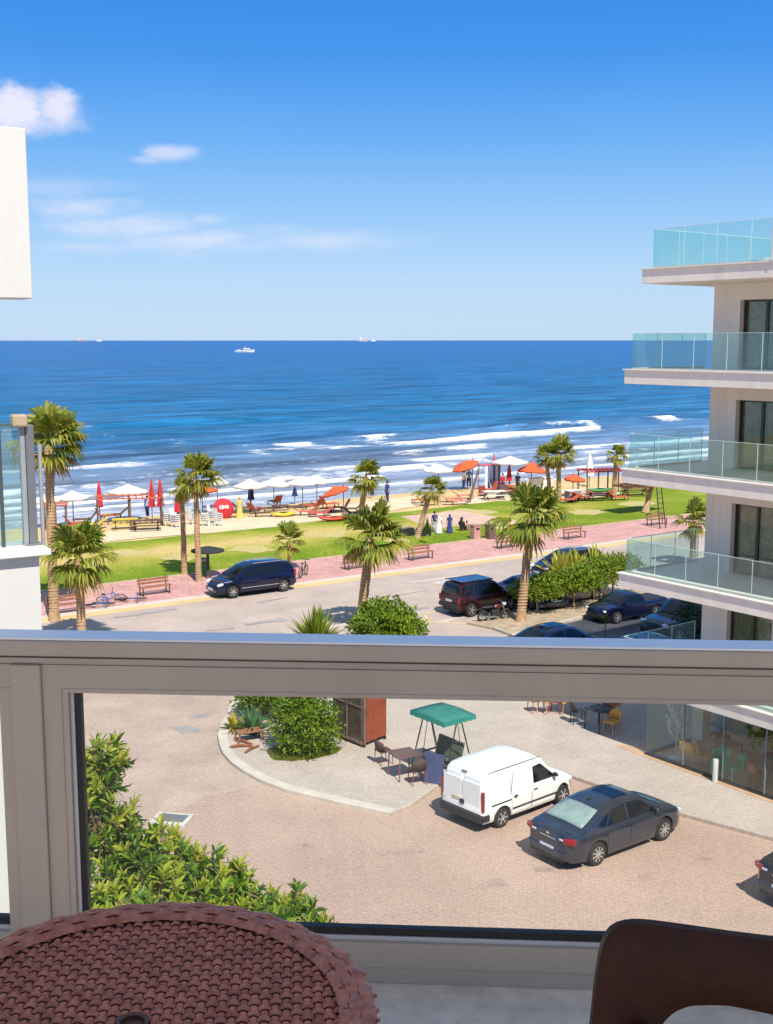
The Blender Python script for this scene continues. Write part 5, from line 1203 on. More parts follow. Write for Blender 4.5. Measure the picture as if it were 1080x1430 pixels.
# thatched shade on a forked trunk and ladder on the right lawn
q = at(905,715,.04); c = thing('thatched_shade', 'flat thatched shade on a thick pale trunk on the right lawn', 'sunshade', q, SHORE)
b = MB(); b.tube([(-.3,0,-.05),(-.05,0,.7),(.1,0,1.5),(.45,0,2.1)], [.34,.22,.20,.14], 10); b.tube([(.05,0,1.3),(-.5,0,2.1)], [.14,.09], 8); b.build('trunk', m_trunk, c, smooth=60)
b = MB(); b.box((-.6,0,2.2), (4.6,2.2,.10)); r = random.Random(4)
for k in range(260): diamond(b, Vector((r.uniform(-2.9,1.7), r.uniform(-1.1,1.1), 2.24)), Vector((r.uniform(-1,1), r.uniform(-1,1), .12)), Vector((0,0,1)), .5, .09)
b.build('thatch', mat('brown_thatch', (.20,.10,.06), .95, .4, 9), c, fix=False)
q = at(926,738,.04); c = thing('wooden_ladder', 'dark wooden ladder leaning upright on the right lawn', 'ladder', q, SHORE); b = MB()
for x in (-.3,.3): b.bar((x,0,0),(x*.8,.5,2.9),.07,.05)
for k in range(7): b.bar((-.3,.06+.065*k,.35+.36*k),(.3,.06+.065*k,.35+.36*k),.04,.04)
b.build('frame', m_iron, c)
# planters by the leaning palm
for dx, lb in ((568,'black planter box left of the leaning palm trunk'),(592,'black planter box right of the leaning palm trunk')):
    q = at(dx, 748, .04); c = thing('planter', lb, 'planter', q, SHORE); b = MB(); b.box((0,0,.28),(.95,.5,.56)); b.build('box', m_black, c, bevel=.03); b = MB(); b.box((0,0,.53),(.85,.4,.10)); b.build('soil', m_soil, c)
q = at(597,748,.58); blades('tall dark leaved plant growing in the right black planter', q, 16, 1.3, .06, m_leafd, 66, el=(60,88))
# ------------------------------------------------------------------ the swing, bistro set, sign and kiosk on the pavement
ZP = .12
cc_ = [at(x, y, 2.12) for x, y in ((573,992),(617,981),(665,997),(620,1010))]
ctr = sum(cc_, Vector())/4; e1 = (cc_[1]-cc_[0]); e2 = (cc_[3]-cc_[0])
wx, wy = max(1.3, e2.length), max(1.0, e1.length); rzs = math.atan2(e2.y, e2.x)
c = thing('garden_swing', 'garden swing with teal green canopy and dark seat behind the white van', 'garden swing', (ctr.x, ctr.y, ZP), rzs)
m_teal = mat('teal_canvas', (.025,.19,.15), .75, .15, 2.5, .1, 30); hz = 2.0
b = MB(); b.rows([[(x*wx/2, y*wy/2, hz + .05*(1-abs(x))*.9 + .02*(1-y*y)) for y in (-1,-.5,0,.5,1)] for x in (-1,-.5,0,.5,1)])
o = b.build('canopy', m_teal, c, smooth=70); s_ = o.modifiers.new('t','SOLIDIFY'); s_.thickness = .012
b = MB()
for (x0,y0,x1,y1) in ((-1,-1,1,-1),(1,-1,1,1),(1,1,-1,1),(-1,1,-1,-1)):
    rows = []
    for k in range(25):
        t = k/24; x = x0+(x1-x0)*t; y = y0+(y1-y0)*t; zt_ = hz + .05*(1-abs(x))*.9 + .02*(1-y*y); rows.append([(x*wx/2*1.005, y*wy/2*1.005, zt_), (x*wx/2*1.01, y*wy/2*1.01, hz-.14-.012*math.sin(t*40))])
    b.rows(rows)
b.build('valance', mat('teal_valance', (.015,.24,.19), .75, .1, 3), c)
m_frame = mat('dark_green_steel', (.025,.035,.032), .45, .2, 10)
for x in (-.80,.80):
    b = MB(); b.tube([(x,-.62,.02),(x*.93,-.07,hz-.02)], .022, 8); b.tube([(x,.62,.02),(x*.93,.07,hz-.02)], .022, 8); b.tube([(x,-.62,.02),(x,.62,.02)], .02, 8); b.build('side_frame', m_frame, c)
b = MB(); b.tube([(-.80,0,hz-.04),(.80,0,hz-.04)], .022, 8); b.tube([(-.80,.62,.02),(.80,.62,.02)], .02, 8)
for x in (-.80,.80): b.tube([(x*.93,-wy*.42,hz-.05),(x*.93,wy*.42,hz-.05)], .018, 6)
b.build('cross_bars', m_frame, c)
m_seat = mat('dark_canvas', (.10,.115,.085), .9, .3, 4, .2, 40)
b = MB(); b.box((0,-.05,.46),(1.15,.52,.09)); b.build('seat', m_seat, c, bevel=.03)
b = MB(); b.box((0,.30,.80),(1.15,.09,.62), M=Matrix.Rotation(rad(-16),3,'X')); b.build('backrest', m_seat, c, bevel=.03)
b = MB()
for x in (-.60,.60): b.tube([(x,-.30,.44),(x*1.1,0,hz-.05)], .012, 6); b.tube([(x,.28,.5),(x*1.1,0,hz-.05)], .012, 6); b.box((x,-.02,.66),(.05,.55,.04))
b.build('hangers', m_frame, c)
m_ratt = mat('dark_rattan', (.085,.055,.048), .7, .3, 25, .4, 120); m_ratr = mat('reddish_legs', (.26,.075,.055), .6, .2, 15)
def bistro_chair(label, loc, rz, m1=m_ratt, m2=m_ratr, group=None, name='bistro_chair'):
    c = thing(name, label, 'chair', loc, rz, group); b = MB(); b.box((0,0,.44),(.46,.44,.04)); b.build('seat', m1, c, bevel=.015)
    rows = []
    for k in range(9):
        t = rad(-80+160*k/8); rows.append([(.26*math.sin(t), .06+.20*math.cos(t)+.06*q, .48+.36*q*(1-.28*(abs(k-4)/4)**2)) for q in (0,.5,1)])
    b = MB(); b.rows(rows); o = b.build('backrest', m1, c, smooth=60); s = o.modifiers.new('t','SOLIDIFY'); s.thickness = .025
    for x in (-.2,.2):
        for y in (-.19,.19): b = MB(); b.tube([(x,y,.43),(x*1.12,y*1.12,0)], [.018,.014], 6); b.build('leg', m2, c)
    return c
q = at(536,1066,ZP); bistro_chair('round backed dark rattan chair left of the square bistro table', q, rad(120))
q = at(583,1094,ZP); bistro_chair('dark rattan chair with reddish legs on the near side of the bistro table', q, rad(-160))
def table(name, label, loc, rz, top, leg, w=.7, h=.74, d=None, group=None):
    c = thing(name, label, 'table', loc, rz, group); b = MB(); b.box((0,0,h),(w,d or w,.035)); b.build('tabletop', top, c, bevel=.01)
    for x in (-1,1):
        for y in (-1,1): b = MB(); b.tube([(x*w*.42,y*(d or w)*.42,h-.02),(x*w*.46,y*(d or w)*.46,0)], .02, 6); b.build('leg', leg, c)
    return c
q = at(565,1084,ZP); table('bistro_table', 'square dark brown bistro table between the two rattan chairs', q, rad(28), mat('brown_table',(.15,.085,.07),.5,.2,5), m_ratr, .82)
q = at(606,1093,ZP); c = thing('signboard', 'dark blue signboard with a pale lower panel behind the van', 'signboard', q, rad(-28)); b = MB(); b.box((0,0,.45),(.62,.05,.9),M=Matrix.Rotation(rad(-12),3,'X')); b.build('board', mat('blue_board',(.06,.075,.17),.5,.15,4), c, bevel=.008)
b = MB(); b.box((0,-.035,.24),(.56,.02,.36),M=Matrix.Rotation(rad(-12),3,'X')); b.build('lower_panel', mat('pale_panel',(.50,.42,.40),.6), c); b = MB(); b.bar((-.25,.30,0),(-.25,.08,.85),.03,.03); b.bar((.25,.30,0),(.25,.08,.85),.03,.03); b.build('prop', m_black, c)
q = at(621,1096,ZP); c = thing('waste_bin', 'small black waste bin squeezed between signboard and white van', 'bin', (q.x+.02,q.y+.25,ZP)); b = MB(); b.lathe([(.17,0),(.2,.55),(.22,.56),(.18,.6)], 12); b.build('body', m_black, c, smooth=40); b = MB(); b.lathe([(.185,.40),(.205,.41),(.205,.46),(.185,.47)], 12); b.build('band', mat('white_band',(.7,.7,.7),.5), c)
# rusty kiosk
k0, k1, k2 = at(508,1044,ZP), at(464,1026,ZP), at(540,1031,ZP)
u1 = (k2-k0); u2 = (k1-k0); lw, ld = u1.length, u2.length; rzk = math.atan2(u1.y, u1.x)
c = thing('kiosk', 'rusty red steel kiosk with dark glazed side behind the round bush', 'kiosk', k0, rzk); hk = 2.25
m_rust = mat('rusty_red_steel', (.22,.045,.02), .75, .3, 3.5, .3, 30, col2=(.36,.075,.03)); m_rustd = mat('rusty_frame', (.20,.14,.11), .85, .35, 6, .3, 40)
ang2 = math.atan2(u2.y, u2.x) - rzk
def kp(a, d_, z=0): return Vector((a + d_*math.cos(ang2), d_*math.sin(ang2), z))
P4 = [kp(0,0), kp(lw,0), kp(lw,ld), kp(0,ld)]
b = MB(); b.prism([(p.x*1.0,p.y*1.0) for p in [kp(.02,.03),kp(lw-.02,.03),kp(lw-.02,ld-.03),kp(.02,ld-.03)]], .1, hk-.05); b.build('body', m_rustd, c)
b = MB(); b.bar(kp(.05,-.005,hk/2-1.05), kp(.05,-.005,hk/2+1.05), .08, .05); b.build('corner_frame', m_rustd, c)
o_ = Vector((0,0,0)); dx_ = Vector((1,0,0))
b = MB(); b.box((lw/2+.06,.0,hk/2+.03),(lw-.16,.03,hk-.22)); b.build('red_door', m_rust, c, bevel=.01)
nz_ = Vector((math.cos(ang2), math.sin(ang2), 0))
b = MB(); b.bar(kp(-.012,.12,hk/2-.02), kp(-.012,ld-.10,hk/2-.02), .03, hk-.35); b.build('glazed_side', mat('grimy_glass',(.06,.05,.04),.25,.4,3,col2=(.16,.12,.09)), c)
b = MB(); b.bar(kp(-.035,.06,1.35), kp(-.035,ld-.05,1.35), .03,.05); b.bar(kp(-.035,ld*.5,.2), kp(-.035,ld*.5,hk-.1), .03,.05); b.bar(kp(-.035,.04,.14), kp(-.035,ld-.04,.14), .05,.10); b.build('side_frame', m_rustd, c)
b = MB(); b.prism([(p.x,p.y) for p in [kp(-.08,-.08),kp(lw+.08,-.08),kp(lw+.08,ld+.08),kp(-.08,ld+.08)]], hk-.04, hk+.06); b.build('roof', m_rustd, c)
for p in P4: b = MB(); b.lathe([(.06,0),(.06,.10)], 8, loc=(p.x*.9+.04, p.y*.9+.02, 0)); b.build('caster', m_black, c)
# broken chair / logs at the kerb bend
q = at(348,1034,ZP); c = thing('wooden_stool', 'broken brown wooden stool lying under the spiky plant', 'stool', q, rad(25)); b = MB(); b.box((0,0,.34),(.85,.42,.05)); b.build('seat', m_wood, c, bevel=.01)
for x in (-.36,.36):
    for y in (-.16,.16): b = MB(); b.bar((x,y,.33),(x*1.25,y*1.4,0),.05,.05); b.build('leg', m_wood, c)
for i, (x, y, a) in enumerate([(336,1042,10),(352,1046,60),(340,1036,-35)]):
    q = at(x, y, ZP+.05); b = MB(); b.tube([(-.35,0,0),(0,.05,.02),(.4,0,0)], [.04,.05,.03], 7); tag(b.build('branch', mat('red_branch',(.28,.10,.05),.9,.3,8), None, smooth=60, loc=q, rz=rad(a)), ['dry reddish branch at the outer kerb side of the broken stool','dry reddish branch nearest the street below the broken stool','dry reddish branch close under the yellow leaved plant'][i], 'branch', 'dry branches by the kerb')
# pale slab on the street, by the tree
q = at(240,1147); c = thing('drain_cover', 'pale grey raised drain cover on the brick street above the leafy tree', 'drain cover', (q.x,q.y,.004), rad(-12)); b = MB(); b.box((0,0,.05),(1.05,.75,.10)); b.build('frame', mat('pale_concrete',(.55,.52,.48),.85), c, bevel=.01); b = MB(); b.box((.02,0,.105),(.80,.5,.012)); b.build('grate', mat('grate',(.16,.16,.16),.6), c)
# ------------------------------------------------------------------ cafe furniture
def cafe_chair(label, x, y, rz, m1, group='cafe chairs'):
    p = apw(x, y, .131); return bistro_chair(label, p, rb_ang + rz, m1, m1, group, 'cafe_chair')
m_oran = mat('orange_chair', (.74,.36,.07), .5, .1, 4); m_grn = mat('green_chair', (.03,.36,.16), .5, .1, 4); m_blk = mat('black_chair', (.03,.028,.026), .6); m_brn = mat('brown_chair',(.34,.14,.07),.6,.2,5)
cafe_chair('orange cafe chair nearest the decorative white branch tree', 2.55, .60, rad(200), m_oran); cafe_chair('orange brown cafe chair beside the table corner inside the glass', 3.15, .72, rad(100), mat('amber_chair',(.50,.20,.05),.5))
cafe_chair('green cafe chair behind the white post inside the glass', 3.75, .66, rad(20), m_grn); cafe_chair('green cafe chair right of the middle glass joint', 4.35, .62, rad(-30), mat('bottle_green',(.02,.30,.15),.5))
cafe_chair('black cafe chair pushed against the back of the orange one', 2.95, 1.7, rad(10), m_blk); cafe_chair('brown cafe chair at the second inner table', 5.05, .70, rad(150), m_brn); cafe_chair('black cafe chair at the second inner table, towards the right picture edge', 5.55, 1.6, rad(30), m_blk)
table('cafe_table', 'wooden cafe table amid orange and green chairs inside the glass', apw(3.35,1.45,.131), rb_ang, m_brn, m_blk, .8, .74)
table('cafe_table', 'dark cafe table behind the second glass joint, further right', apw(5.2,1.75,.131), rb_ang, m_blk, m_blk, .8, .74)
b = MB(); r = random.Random(8); c = thing('decorative_tree', 'decorative white branch tree behind the cafe corner glass', 'ornament', apw(1.95,.75,.131)); b.tube([(0,0,0),(.02,0,.7),(0,.02,1.5)], [.022,.018,.012], 7); b.lathe([(.22,0),(.22,.02),(.02,.04)], 14)
for k in range(13):
    z = .55 + .09*k; a = k*2.4; t = Vector((math.cos(a)*.36, math.sin(a)*.36, z+.42)); b.tube([(0,0,z),(t.x*.6,t.y*.6,z+.16),t], [.010,.009,.006], 5)
    for j in range(5): diamond(b, Vector((t.x*(.4+.15*j), t.y*(.4+.15*j), z+.10+.08*j)), Vector((math.cos(a+j)*.5, math.sin(a+j)*.5, .6)), Vector((math.sin(a), 1, .2)), .17, .075)
b.build('branches', mat('white_metal',(.70,.68,.62),.5), c, fix=False)
p = apw(4.0,.10,.03); c = thing('bollard', 'pale metal post standing before the cafe glass by the green chair', 'post', p); b = MB(); b.lathe([(.085,0),(.085,.78),(.075,.80),(.0,.80)], 14); b.build('post', mat('brushed_metal',(.58,.57,.55),.4,.1,3), c, smooth=40); b = MB(); b.lathe([(.11,0),(.11,.02),(.086,.022)], 14); b.build('base_ring', m_iron, c)
b = MB(); c = thing('potted_plant', 'large leafy plant in a pot at the back of the cafe', 'plant', apw(4.4,2.4,.131)); b.lathe([(.2,0),(.26,.45),(.27,.46),(.2,.44)], 12); b.build('pot', m_brn, c); b = MB(); cloud(b, (0,0,1.25), .75,.75,.75, 420, .30,.14, r, inner=.2, seed=3); b.build('leaves', m_leafy, c, fix=False)
# terrace in the shade beyond the cafe corner
for i, (x, y, m_, lb) in enumerate([(-.9,.9,m_oran,'orange terrace chair in the building shade nearest the cafe corner'),(-1.6,1.6,m_brn,'brown terrace chair in the building shade, beside the terrace table'),(-2.4,.8,m_blk,'black terrace chair at the edge of the building shade'),(-2.2,2.4,m_oran,'orange terrace chair deepest in the building shade')]):
    p = apw(x, y, .12); bistro_chair(lb, p, rb_ang + i*1.3, m_, m_, 'terrace chairs', 'terrace_chair')
table('terrace_table', 'dark terrace table in the shade beyond the cafe corner', apw(-1.5,.9,.12), rb_ang, m_blk, m_blk, .75, .74)
for i, (px, py, m_, lb) in enumerate([(748,994,mat('red_chair',(.42,.05,.03),.5),'red chair leftmost of the row just under the railing'),(762,995,m_oran,'orange chair second from left in the row under the railing'),(776,995,mat('crimson_chair',(.36,.03,.05),.5),'crimson chair third in the row under the railing'),(792,996,mat('yellow_chair',(.60,.36,.05),.5),'yellow chair at the right end of the row under the railing')]):
    q = at(px, py, .12); bistro_chair(lb, q, rad(200+25*i), m_, m_, 'chairs under the railing line', 'terrace_chair')
# ------------------------------------------------------------------ the beach
m_cwhite = mat('white_canvas', (.78,.77,.73), .85, .05, 2); m_cred = mat('red_canvas', (.52,.025,.035), .8, .12, 3); m_cor = mat('orange_canvas', (.66,.11,.03), .8, .12, 3); m_cnavy = mat('navy_canvas', (.02,.035,.13), .85, .15, 3); m_pole = mat('weathered_pole', (.16,.11,.09), .8, .3, 8); m_polew = mat('white_pole', (.66,.64,.6), .6)
ZS = .012
def parasol(label, loc, r_=1.25, h=2.2, m_=m_cwhite, tilt=(0,0), pole=m_pole, rise=.5, sides=8, group='open parasols on the beach'):
    c = thing('parasol', label, 'parasol', loc, rnd.uniform(0,1), group)
    b = MB(); n = sides*3; rows = []
    for j in range(7):
        t = j/6; row = []
        for k in range(n):
            a = 2*math.pi*k/n; seg = abs(((k % 3) - 0)/3); sag = .05*math.sin(math.pi*((k % 3)/3))*t*r_
            rr = r_*t*(1 - .05*math.sin(math.pi*((k % 3)/3)))
            row.append((rr*math.cos(a), rr*math.sin(a), h + rise*(1-t**.85) - sag))
        rows.append(row)
    rows.append([(x*1.0, y*1.0, z-.13) for x, y, z in rows[-1]])
    b.rows(rows, closed=True); o = b.build('canopy', m_, c, smooth=25); s = o.modifiers.new('t','SOLIDIFY'); s.thickness = .015
    o.rotation_euler = (tilt[0], tilt[1], 0)
    b = MB(); b.tube([(0,0,-.1),(0,0,h+rise*.9)], .035, 8); b.build('pole', pole, c)
    b = MB(); b.blob((0,0,h+rise+.03),.05,8,6); b.build('finial', pole, c)
    return c
def closed_parasol(label, loc, m_, h=2.4, w=.19, base=.75, group='closed parasols on the beach'):
    c = thing('closed_parasol', label, 'parasol', loc, rnd.uniform(0,1), group); b = MB(); rows = []
    for z, rr in ((base,w*1.15),(base+.1,w),(base+(h-base)*.35,w*.85),(base+(h-base)*.7,w*.55),(h-.05,w*.22),(h,.02)):
        rows.append([(rr*(1+.18*math.cos(6*a))*math.cos(a), rr*(1+.18*math.cos(6*a))*math.sin(a), z) for a in (2*math.pi*k/24 for k in range(24))])
    b.rows(rows, closed=True); b.build('canopy', m_, c, smooth=60); b = MB(); b.tube([(0,0,-.1),(0,0,h+.06)], .035, 8); b.build('pole', m_pole, c); return c
for px, py, r_, h, tl, lb in [(103,731,1.16,1.95,(0,0),'white parasol at the left, next to the tall palm trunk'),(66,733,1.05,1.8,(0,0),'white parasol partly behind the tallest palm trunk'),(180,724,1.5,2.1,(0,0),'wide white parasol showing above the left pergola roof'),
        (350,714,1.32,2.05,(0,0),'big white parasol above the person in yellow'),(383,710,1.20,2.0,(.05,.05),'white parasol over the brown loungers, right of the big one'),(304,706,1.0,1.9,(0,0),'white parasol half hidden by the twin palm crown'),(423,709,1.22,2.05,(0,0),'left one of the two overlapping white parasols above the orange chairs'),
        (443,705,1.15,1.95,(0,0),'right one of the two overlapping white parasols above the orange chairs'),(612,689,1.35,2.1,(0,0),'white parasol standing alone at the waterline, above the leaning palm'),(712,683,1.65,2.5,(0,0),'large white parasol between the red tent and the tilted orange awning')]:
    q = at(px, py, ZS); parasol(lb, q, r_, h, m_cwhite, tl, rise=.55)
for px, py, r_, h, m_, tl, lb in [(283,714,1.25,1.75,m_cor,(0,0),'orange parasol behind the crown of the twin palms'),(480,718,1.12,1.9,m_cor,(-.12,-.30),'tilted orange parasol left of the yellowing palm'),(742,684,1.35,1.75,m_cor,(0,.06),'steep red orange tent parasol right of the large white one'),(800,694,.95,1.6,m_cor,(.1,0),'small red parasol on the drinks cart'),(660,680,1.25,2.2,m_cor,(-.12,-.36),'tilted orange parasol at the leaning dark pole')]:
    q = at(px, py, ZS); parasol(lb, q, r_, h, m_, tl, rise=.85 if px == 742 else .45)
def px_h(px, y0, y1, z=ZS): q = at(px, y0, z); return q, (y0-y1)/F*q.y*1.01
for px, y0, y1, m_, lb in [(140,727,672,m_cred,'closed red parasol standing at the left pergola corner'),(213,728,669,m_cred,'left one of the pair of tall closed red parasols'),(225,728,668,m_cred,'right one of the pair of tall closed red parasols'),(351,713,669,m_cnavy,'closed navy parasol right of the person in yellow'),(412,700,679,m_cnavy,'short closed navy parasol by the water under white parasols'),
        (711,684,648,m_cred,'closed red parasol under the large white parasol'),(823,680,634,m_cwhite,'closed white parasol rising beside the red pergola'),(248,728,690,m_cred,'slim closed red parasol behind the left twin palm trunk'),(690,678,634,mat('pink_canvas',(.62,.10,.12),.8),'closed pinkish parasol beside the blue and white cabana')]:
    q, h = px_h(px, y0, y1); closed_parasol(lb, q, m_, h, .22 if px != 823 else .34, h*.35)
# pergolas
def pergola(label, loc, rz, w, d, h, m1, m2):
    c = thing('pergola', label, 'pergola', loc, rz); 
    for x in (-w/2, 0, w/2):
        for y in (-d/2, d/2): b = MB(); b.tube([(x,y,-.1),(x*1.0,y,h)], .07, 8); b.build('post', m1, c)
    b = MB()
    for y in (-d/2, d/2): b.box((0,y,h+.04),(w+.4,.10,.10))
    b.build('beam', m2, c); b = MB()
    for k in range(11): b.box((-w/2+w*k/10,0,h+.13),(.08,d+.5,.06))
    b.build('roof_slats', m2, c); return c
m_redw = mat('red_wood', (.50,.14,.08), .8, .25, 4)
q = at(182,731,ZS); pergola('long wooden pergola at the left with reddish roof above picnic tables', q, rad(14), 4.6, 2.0, 1.95, m_pole, m_redw)
q = at(78,738,ZS); pergola('small wooden pergola right behind the tall palm trunk', q, rad(14), 1.5, 1.4, 1.7, m_pole, m_redw)
q = at(842,690,ZS); pergola('red pergola around the red table, right of the drinks cart', q, rad(16), 3.9, 1.8, 2.05, m_pole, mat('red_beam',(.52,.05,.06),.8))
# loungers, chairs, picnic tables
def lounger(name, label, loc, rz, m_, up=45, sc=1.0, group='loungers on the sand'):
    c = thing(name, label, 'lounger', loc, rz, group, sc); b = MB(); b.box((.15,0,.34),(1.35,.62,.06)); b.build('seat', m_, c, bevel=.01)
    b = MB(); a = rad(up); b.box((-.52-.32*math.cos(a),0,.36+.34*math.sin(a)),(.72,.62,.05),M=Matrix.Rotation(a,3,'Y')); b.build('backrest', m_, c, bevel=.01)
    for x in (-.45,.75):
        for y in (-.27,.27): b = MB(); b.box((x,y,.155),(.06,.06,.31)); b.build('leg', m_pole, c)
    return c
m_lb = mat('brown_lounger', (.13,.065,.045), .8, .3, 5); m_lr = mat('red_lounger', (.50,.10,.05), .75, .2, 5); m_ly = mat('yellow_lounger', (.62,.44,.05), .75, .15, 5); m_lp = mat('pink_lounger', (.62,.22,.15), .75, .2, 5); m_lw = mat('white_lounger', (.74,.72,.66), .6, .05)
for px, py, rz, m_, up, lb in [(88,741,20,m_lr,40,'orange wooden lounger at the foot of the tall palm'),(118,731,200,m_lb,50,'dark lounger in the shade of the left white parasol'),(340,715,30,m_lb,45,'brown lounger behind the person in yellow'),(374,716,190,m_lb,55,'brown lounger under the white parasol, facing left'),(390,712,20,m_lb,30,'brown lounger beside the yellow kayak'),(366,722,15,m_lb,60,'dark lounger nearest the path under the big white parasol'),
        (436,712,150,m_lr,60,'orange lounger leftmost of the orange group'),(452,716,20,m_lr,50,'orange lounger in the middle of the orange group'),(446,722,200,m_lr,35,'orange lounger in front of the orange group'),(474,714,195,m_lb,60,'brown lounger under the tilted orange parasol, left one'),(490,716,185,m_lb,50,'brown lounger under the tilted orange parasol, right one'),
        (598,706,25,m_ly,40,'yellow lounger right of the leaning palm crown'),(589,703,200,m_lr,50,'orange lounger behind the leaning palm trunk'),(632,701,10,m_lp,20,'pale pink lounger left of the leaning dark pole'),(648,697,14,m_lp,35,'salmon lounger right under the leaning dark pole'),(640,705,12,m_lp,15,'flat pink lounger nearest the green strip'),
        (674,693,80,m_lr,65,'orange upright lounger beside the white beach table'),(701,694,250,m_lb,65,'brown upright lounger in front of the white parasol'),(718,692,200,m_lb,45,'brown lounger right of the large white parasol pole'),(730,690,15,m_ly,30,'yellow lounger beside the red tent parasol'),(812,700,40,m_lr,40,'red lounger left of the red pergola'),(384,706,120,m_lr,55,'orange lounger behind the overlapping white parasols, nearest the water'),(358,716,60,m_lr,50,'orange lounger between the navy parasol and the brown loungers'),(460,709,40,m_lr,65,'red lounger right of the orange group, by the water'),(428,720,10,m_lr,25,'low orange lounger at the front left of the orange group'),(497,722,30,m_lb,40,'dark lounger at the foot of the yellowing palm'),(682,688,200,m_lr,60,'orange lounger behind the white beach table'),(697,683,20,m_lb,60,'brown lounger at the foot of the blue and white cabana'),(738,694,200,m_lr,45,'orange lounger in front of the red tent parasol'),(764,697,15,m_lb,40,'brown lounger left of the palm pair'),(793,703,200,m_lr,30,'red lounger in front of the drinks cart'),(864,699,20,m_lr,35,'red lounger at the right post of the red pergola'),(108,736,30,m_lr,50,'orange lounger left of the pergola, beside the dark one'),(128,738,200,m_ly,30,'yellow lounger in front of the left pergola corner'),(322,722,30,m_lb,45,'brown lounger between the red lettered parasol and the yellow person'),(150,726,25,m_lr,60,'red lounger below the closed red parasol at the pergola'),(160,724,200,m_ly,40,'yellow lounger inside the left pergola')]:
    q = at(px, py, ZS); lounger('sun_lounger', lb, q, rad(rz), m_, up)
def picnic(label, loc, rz, m_, w=1.8, group='picnic tables on the sand'):
    c = thing('picnic_table', label, 'table', loc, rz, group); b = MB(); b.box((0,0,.74),(w,.75,.05)); b.build('tabletop', m_, c)
    for y in (-.65,.65): b = MB(); b.box((0,y,.45),(w,.26,.05)); b.build('bench_seat', m_, c)
    for x in (-w*.36,w*.36): b = MB(); b.bar((x,-.65,0),(x,.3,.74),.07,.07); b.bar((x,.65,0),(x,-.3,.74),.07,.07); b.box((x,0,.42),(.06,1.5,.08)); b.build('leg', m_pole, c)
    return c
for px, py, rz, m_, w, lb in [(205,741,14,m_lb,2.2,'brown picnic table at the right post of the left pergola'),(175,739,14,m_ly,1.8,'yellow topped picnic table under the left pergola'),(690,698,18,m_lw,2.0,'white beach table beside the orange upright lounger'),(838,698,16,m_lr,2.4,'red picnic table inside the red pergola'),(887,693,16,m_lb,2.6,'long brown picnic table behind the thatched shade'),(708,690,18,m_lr,1.4,'tall orange picnic table before the closed red parasol')]:
    q = at(px, py, ZS); picnic(lb, q, rad(rz), m_, w)
def kayak(label, loc, rz, m_, l=2.6, tz=0):
    c = thing('kayak', label, 'kayak', loc, rz, 'kayaks'); b = MB(); rows = []
    for k in range(15):
        t = 2*k/14-1; w = .36*(1-abs(t)**2.4)+.01; zc = .20 + .16*t*t; rows.append([(t*l/2, w*math.cos(a), zc + .17*math.sin(a)*(1-abs(t)**3)) for a in (2*math.pi*j/10 for j in range(10))])
    b.rows(rows, closed=True); b.build('hull', m_, c, smooth=60); b = MB(); b.blob((0,0,.36),(.42,.22,.03),12,6); b.build('cockpit', m_black, c, smooth=60); return c
q = at(467,728,ZS); kayak('red kayak on the sand left of the wide open palm crown', q, rad(20), mat('red_kayak',(.60,.05,.02),.35))
q = at(396,722,ZS); kayak('yellow kayak beside the dark lounger near the path', q, rad(20), mat('yellow_kayak',(.66,.45,.03),.35), 2.2)
q = at(838,688,.8); kayak('dark green kayak lying on the red table in the red pergola', q, rad(16), mat('green_kayak',(.05,.22,.05),.35), 2.6)
# white stacked chairs and slatted crates
def chair_stack(label, loc, rz, n=4):
    c = thing('chair_stack', label, 'stacked chairs', loc, rz, 'stacks of white plastic chairs'); m_ = mat('white_plastic', (.75,.74,.72), .5)
    for k in range(n):
        b = MB(); z = .42+.13*k; b.box((0,.02*k,z),(.5,.48,.04)); rows = [[(x*.24, .22+.02*k+.10*q, z+.46*q) for q in (0,.5,1)] for x in (-1,-.5,0,.5,1)]; b.rows(rows); b.rows([[(x*.24, .25+.02*k+.10*q, z+.46*q) for q in (0,.5,1)] for x in (-1,-.5,0,.5,1)])
        if k == 0:
            for x in (-.21,.21):
                for y in (-.2,.2): b.box((x,y,.2),(.05,.05,.4))
        b.build('chair', m_, c)
    return c
for px, py, lb in [(236,735,'white chair stack at the right post of the left pergola'),(246,737,'white chair stack between pergola and left twin palm trunk'),(268,733,'white chair stack between the twin palm trunks'),(288,735,'white chair stack right of the taller twin palm'),(298,731,'white chair stack in front of the red lettered parasol'),(306,735,'white chair stack nearest the sand path, beside the red lettered parasol')]:
    q = at(px, py, ZS); chair_stack(lb, q, rnd.uniform(0,6), 5)
# tilted red parasol with white marks, lying on its rim
q = at(312,723,ZS); c = thing('tipped_parasol', 'big red parasol lying on its side with white lettering marks', 'parasol', q, rad(20), None, .8); M = Matrix.Rotation(rad(-68),3,'X') @ Matrix.Rotation(rad(10),3,'Z')
b = MB(); b.lathe([(.02,.48),(.45,.38),(.85,.16),(1.0,0),(.99,-.10)], 24, loc=(0,-.2,.92), M=Matrix.Rotation(rad(72),3,'X')); o = b.build('canopy', m_cred, c, smooth=30); s = o.modifiers.new('t','SOLIDIFY'); s.thickness = .015
Mx = Matrix.Rotation(rad(72),3,'X'); b = MB()
for k, (x, hgt, w) in enumerate([(-.42,.34,.09),(-.25,.44,.07),(-.12,.30,.12),(.06,.30,.10),(.22,.38,.06),(.34,.28,.11)]):
    zz = .56 - .42*abs(x)**1.5; b.bar(Mx @ Vector((x,-hgt/2+.05,zz-.02)) + Vector((0,-.2,.92)), Mx @ Vector((x+.03,hgt/2+.05,zz-.02)) + Vector((0,-.2,.92)), w, .05)
b.build('white_marks', m_cwhite, c); b = MB(); b.tube([(0,.9,.25),(0,-.2,.95)], .03, 8); b.build('pole', m_pole, c)
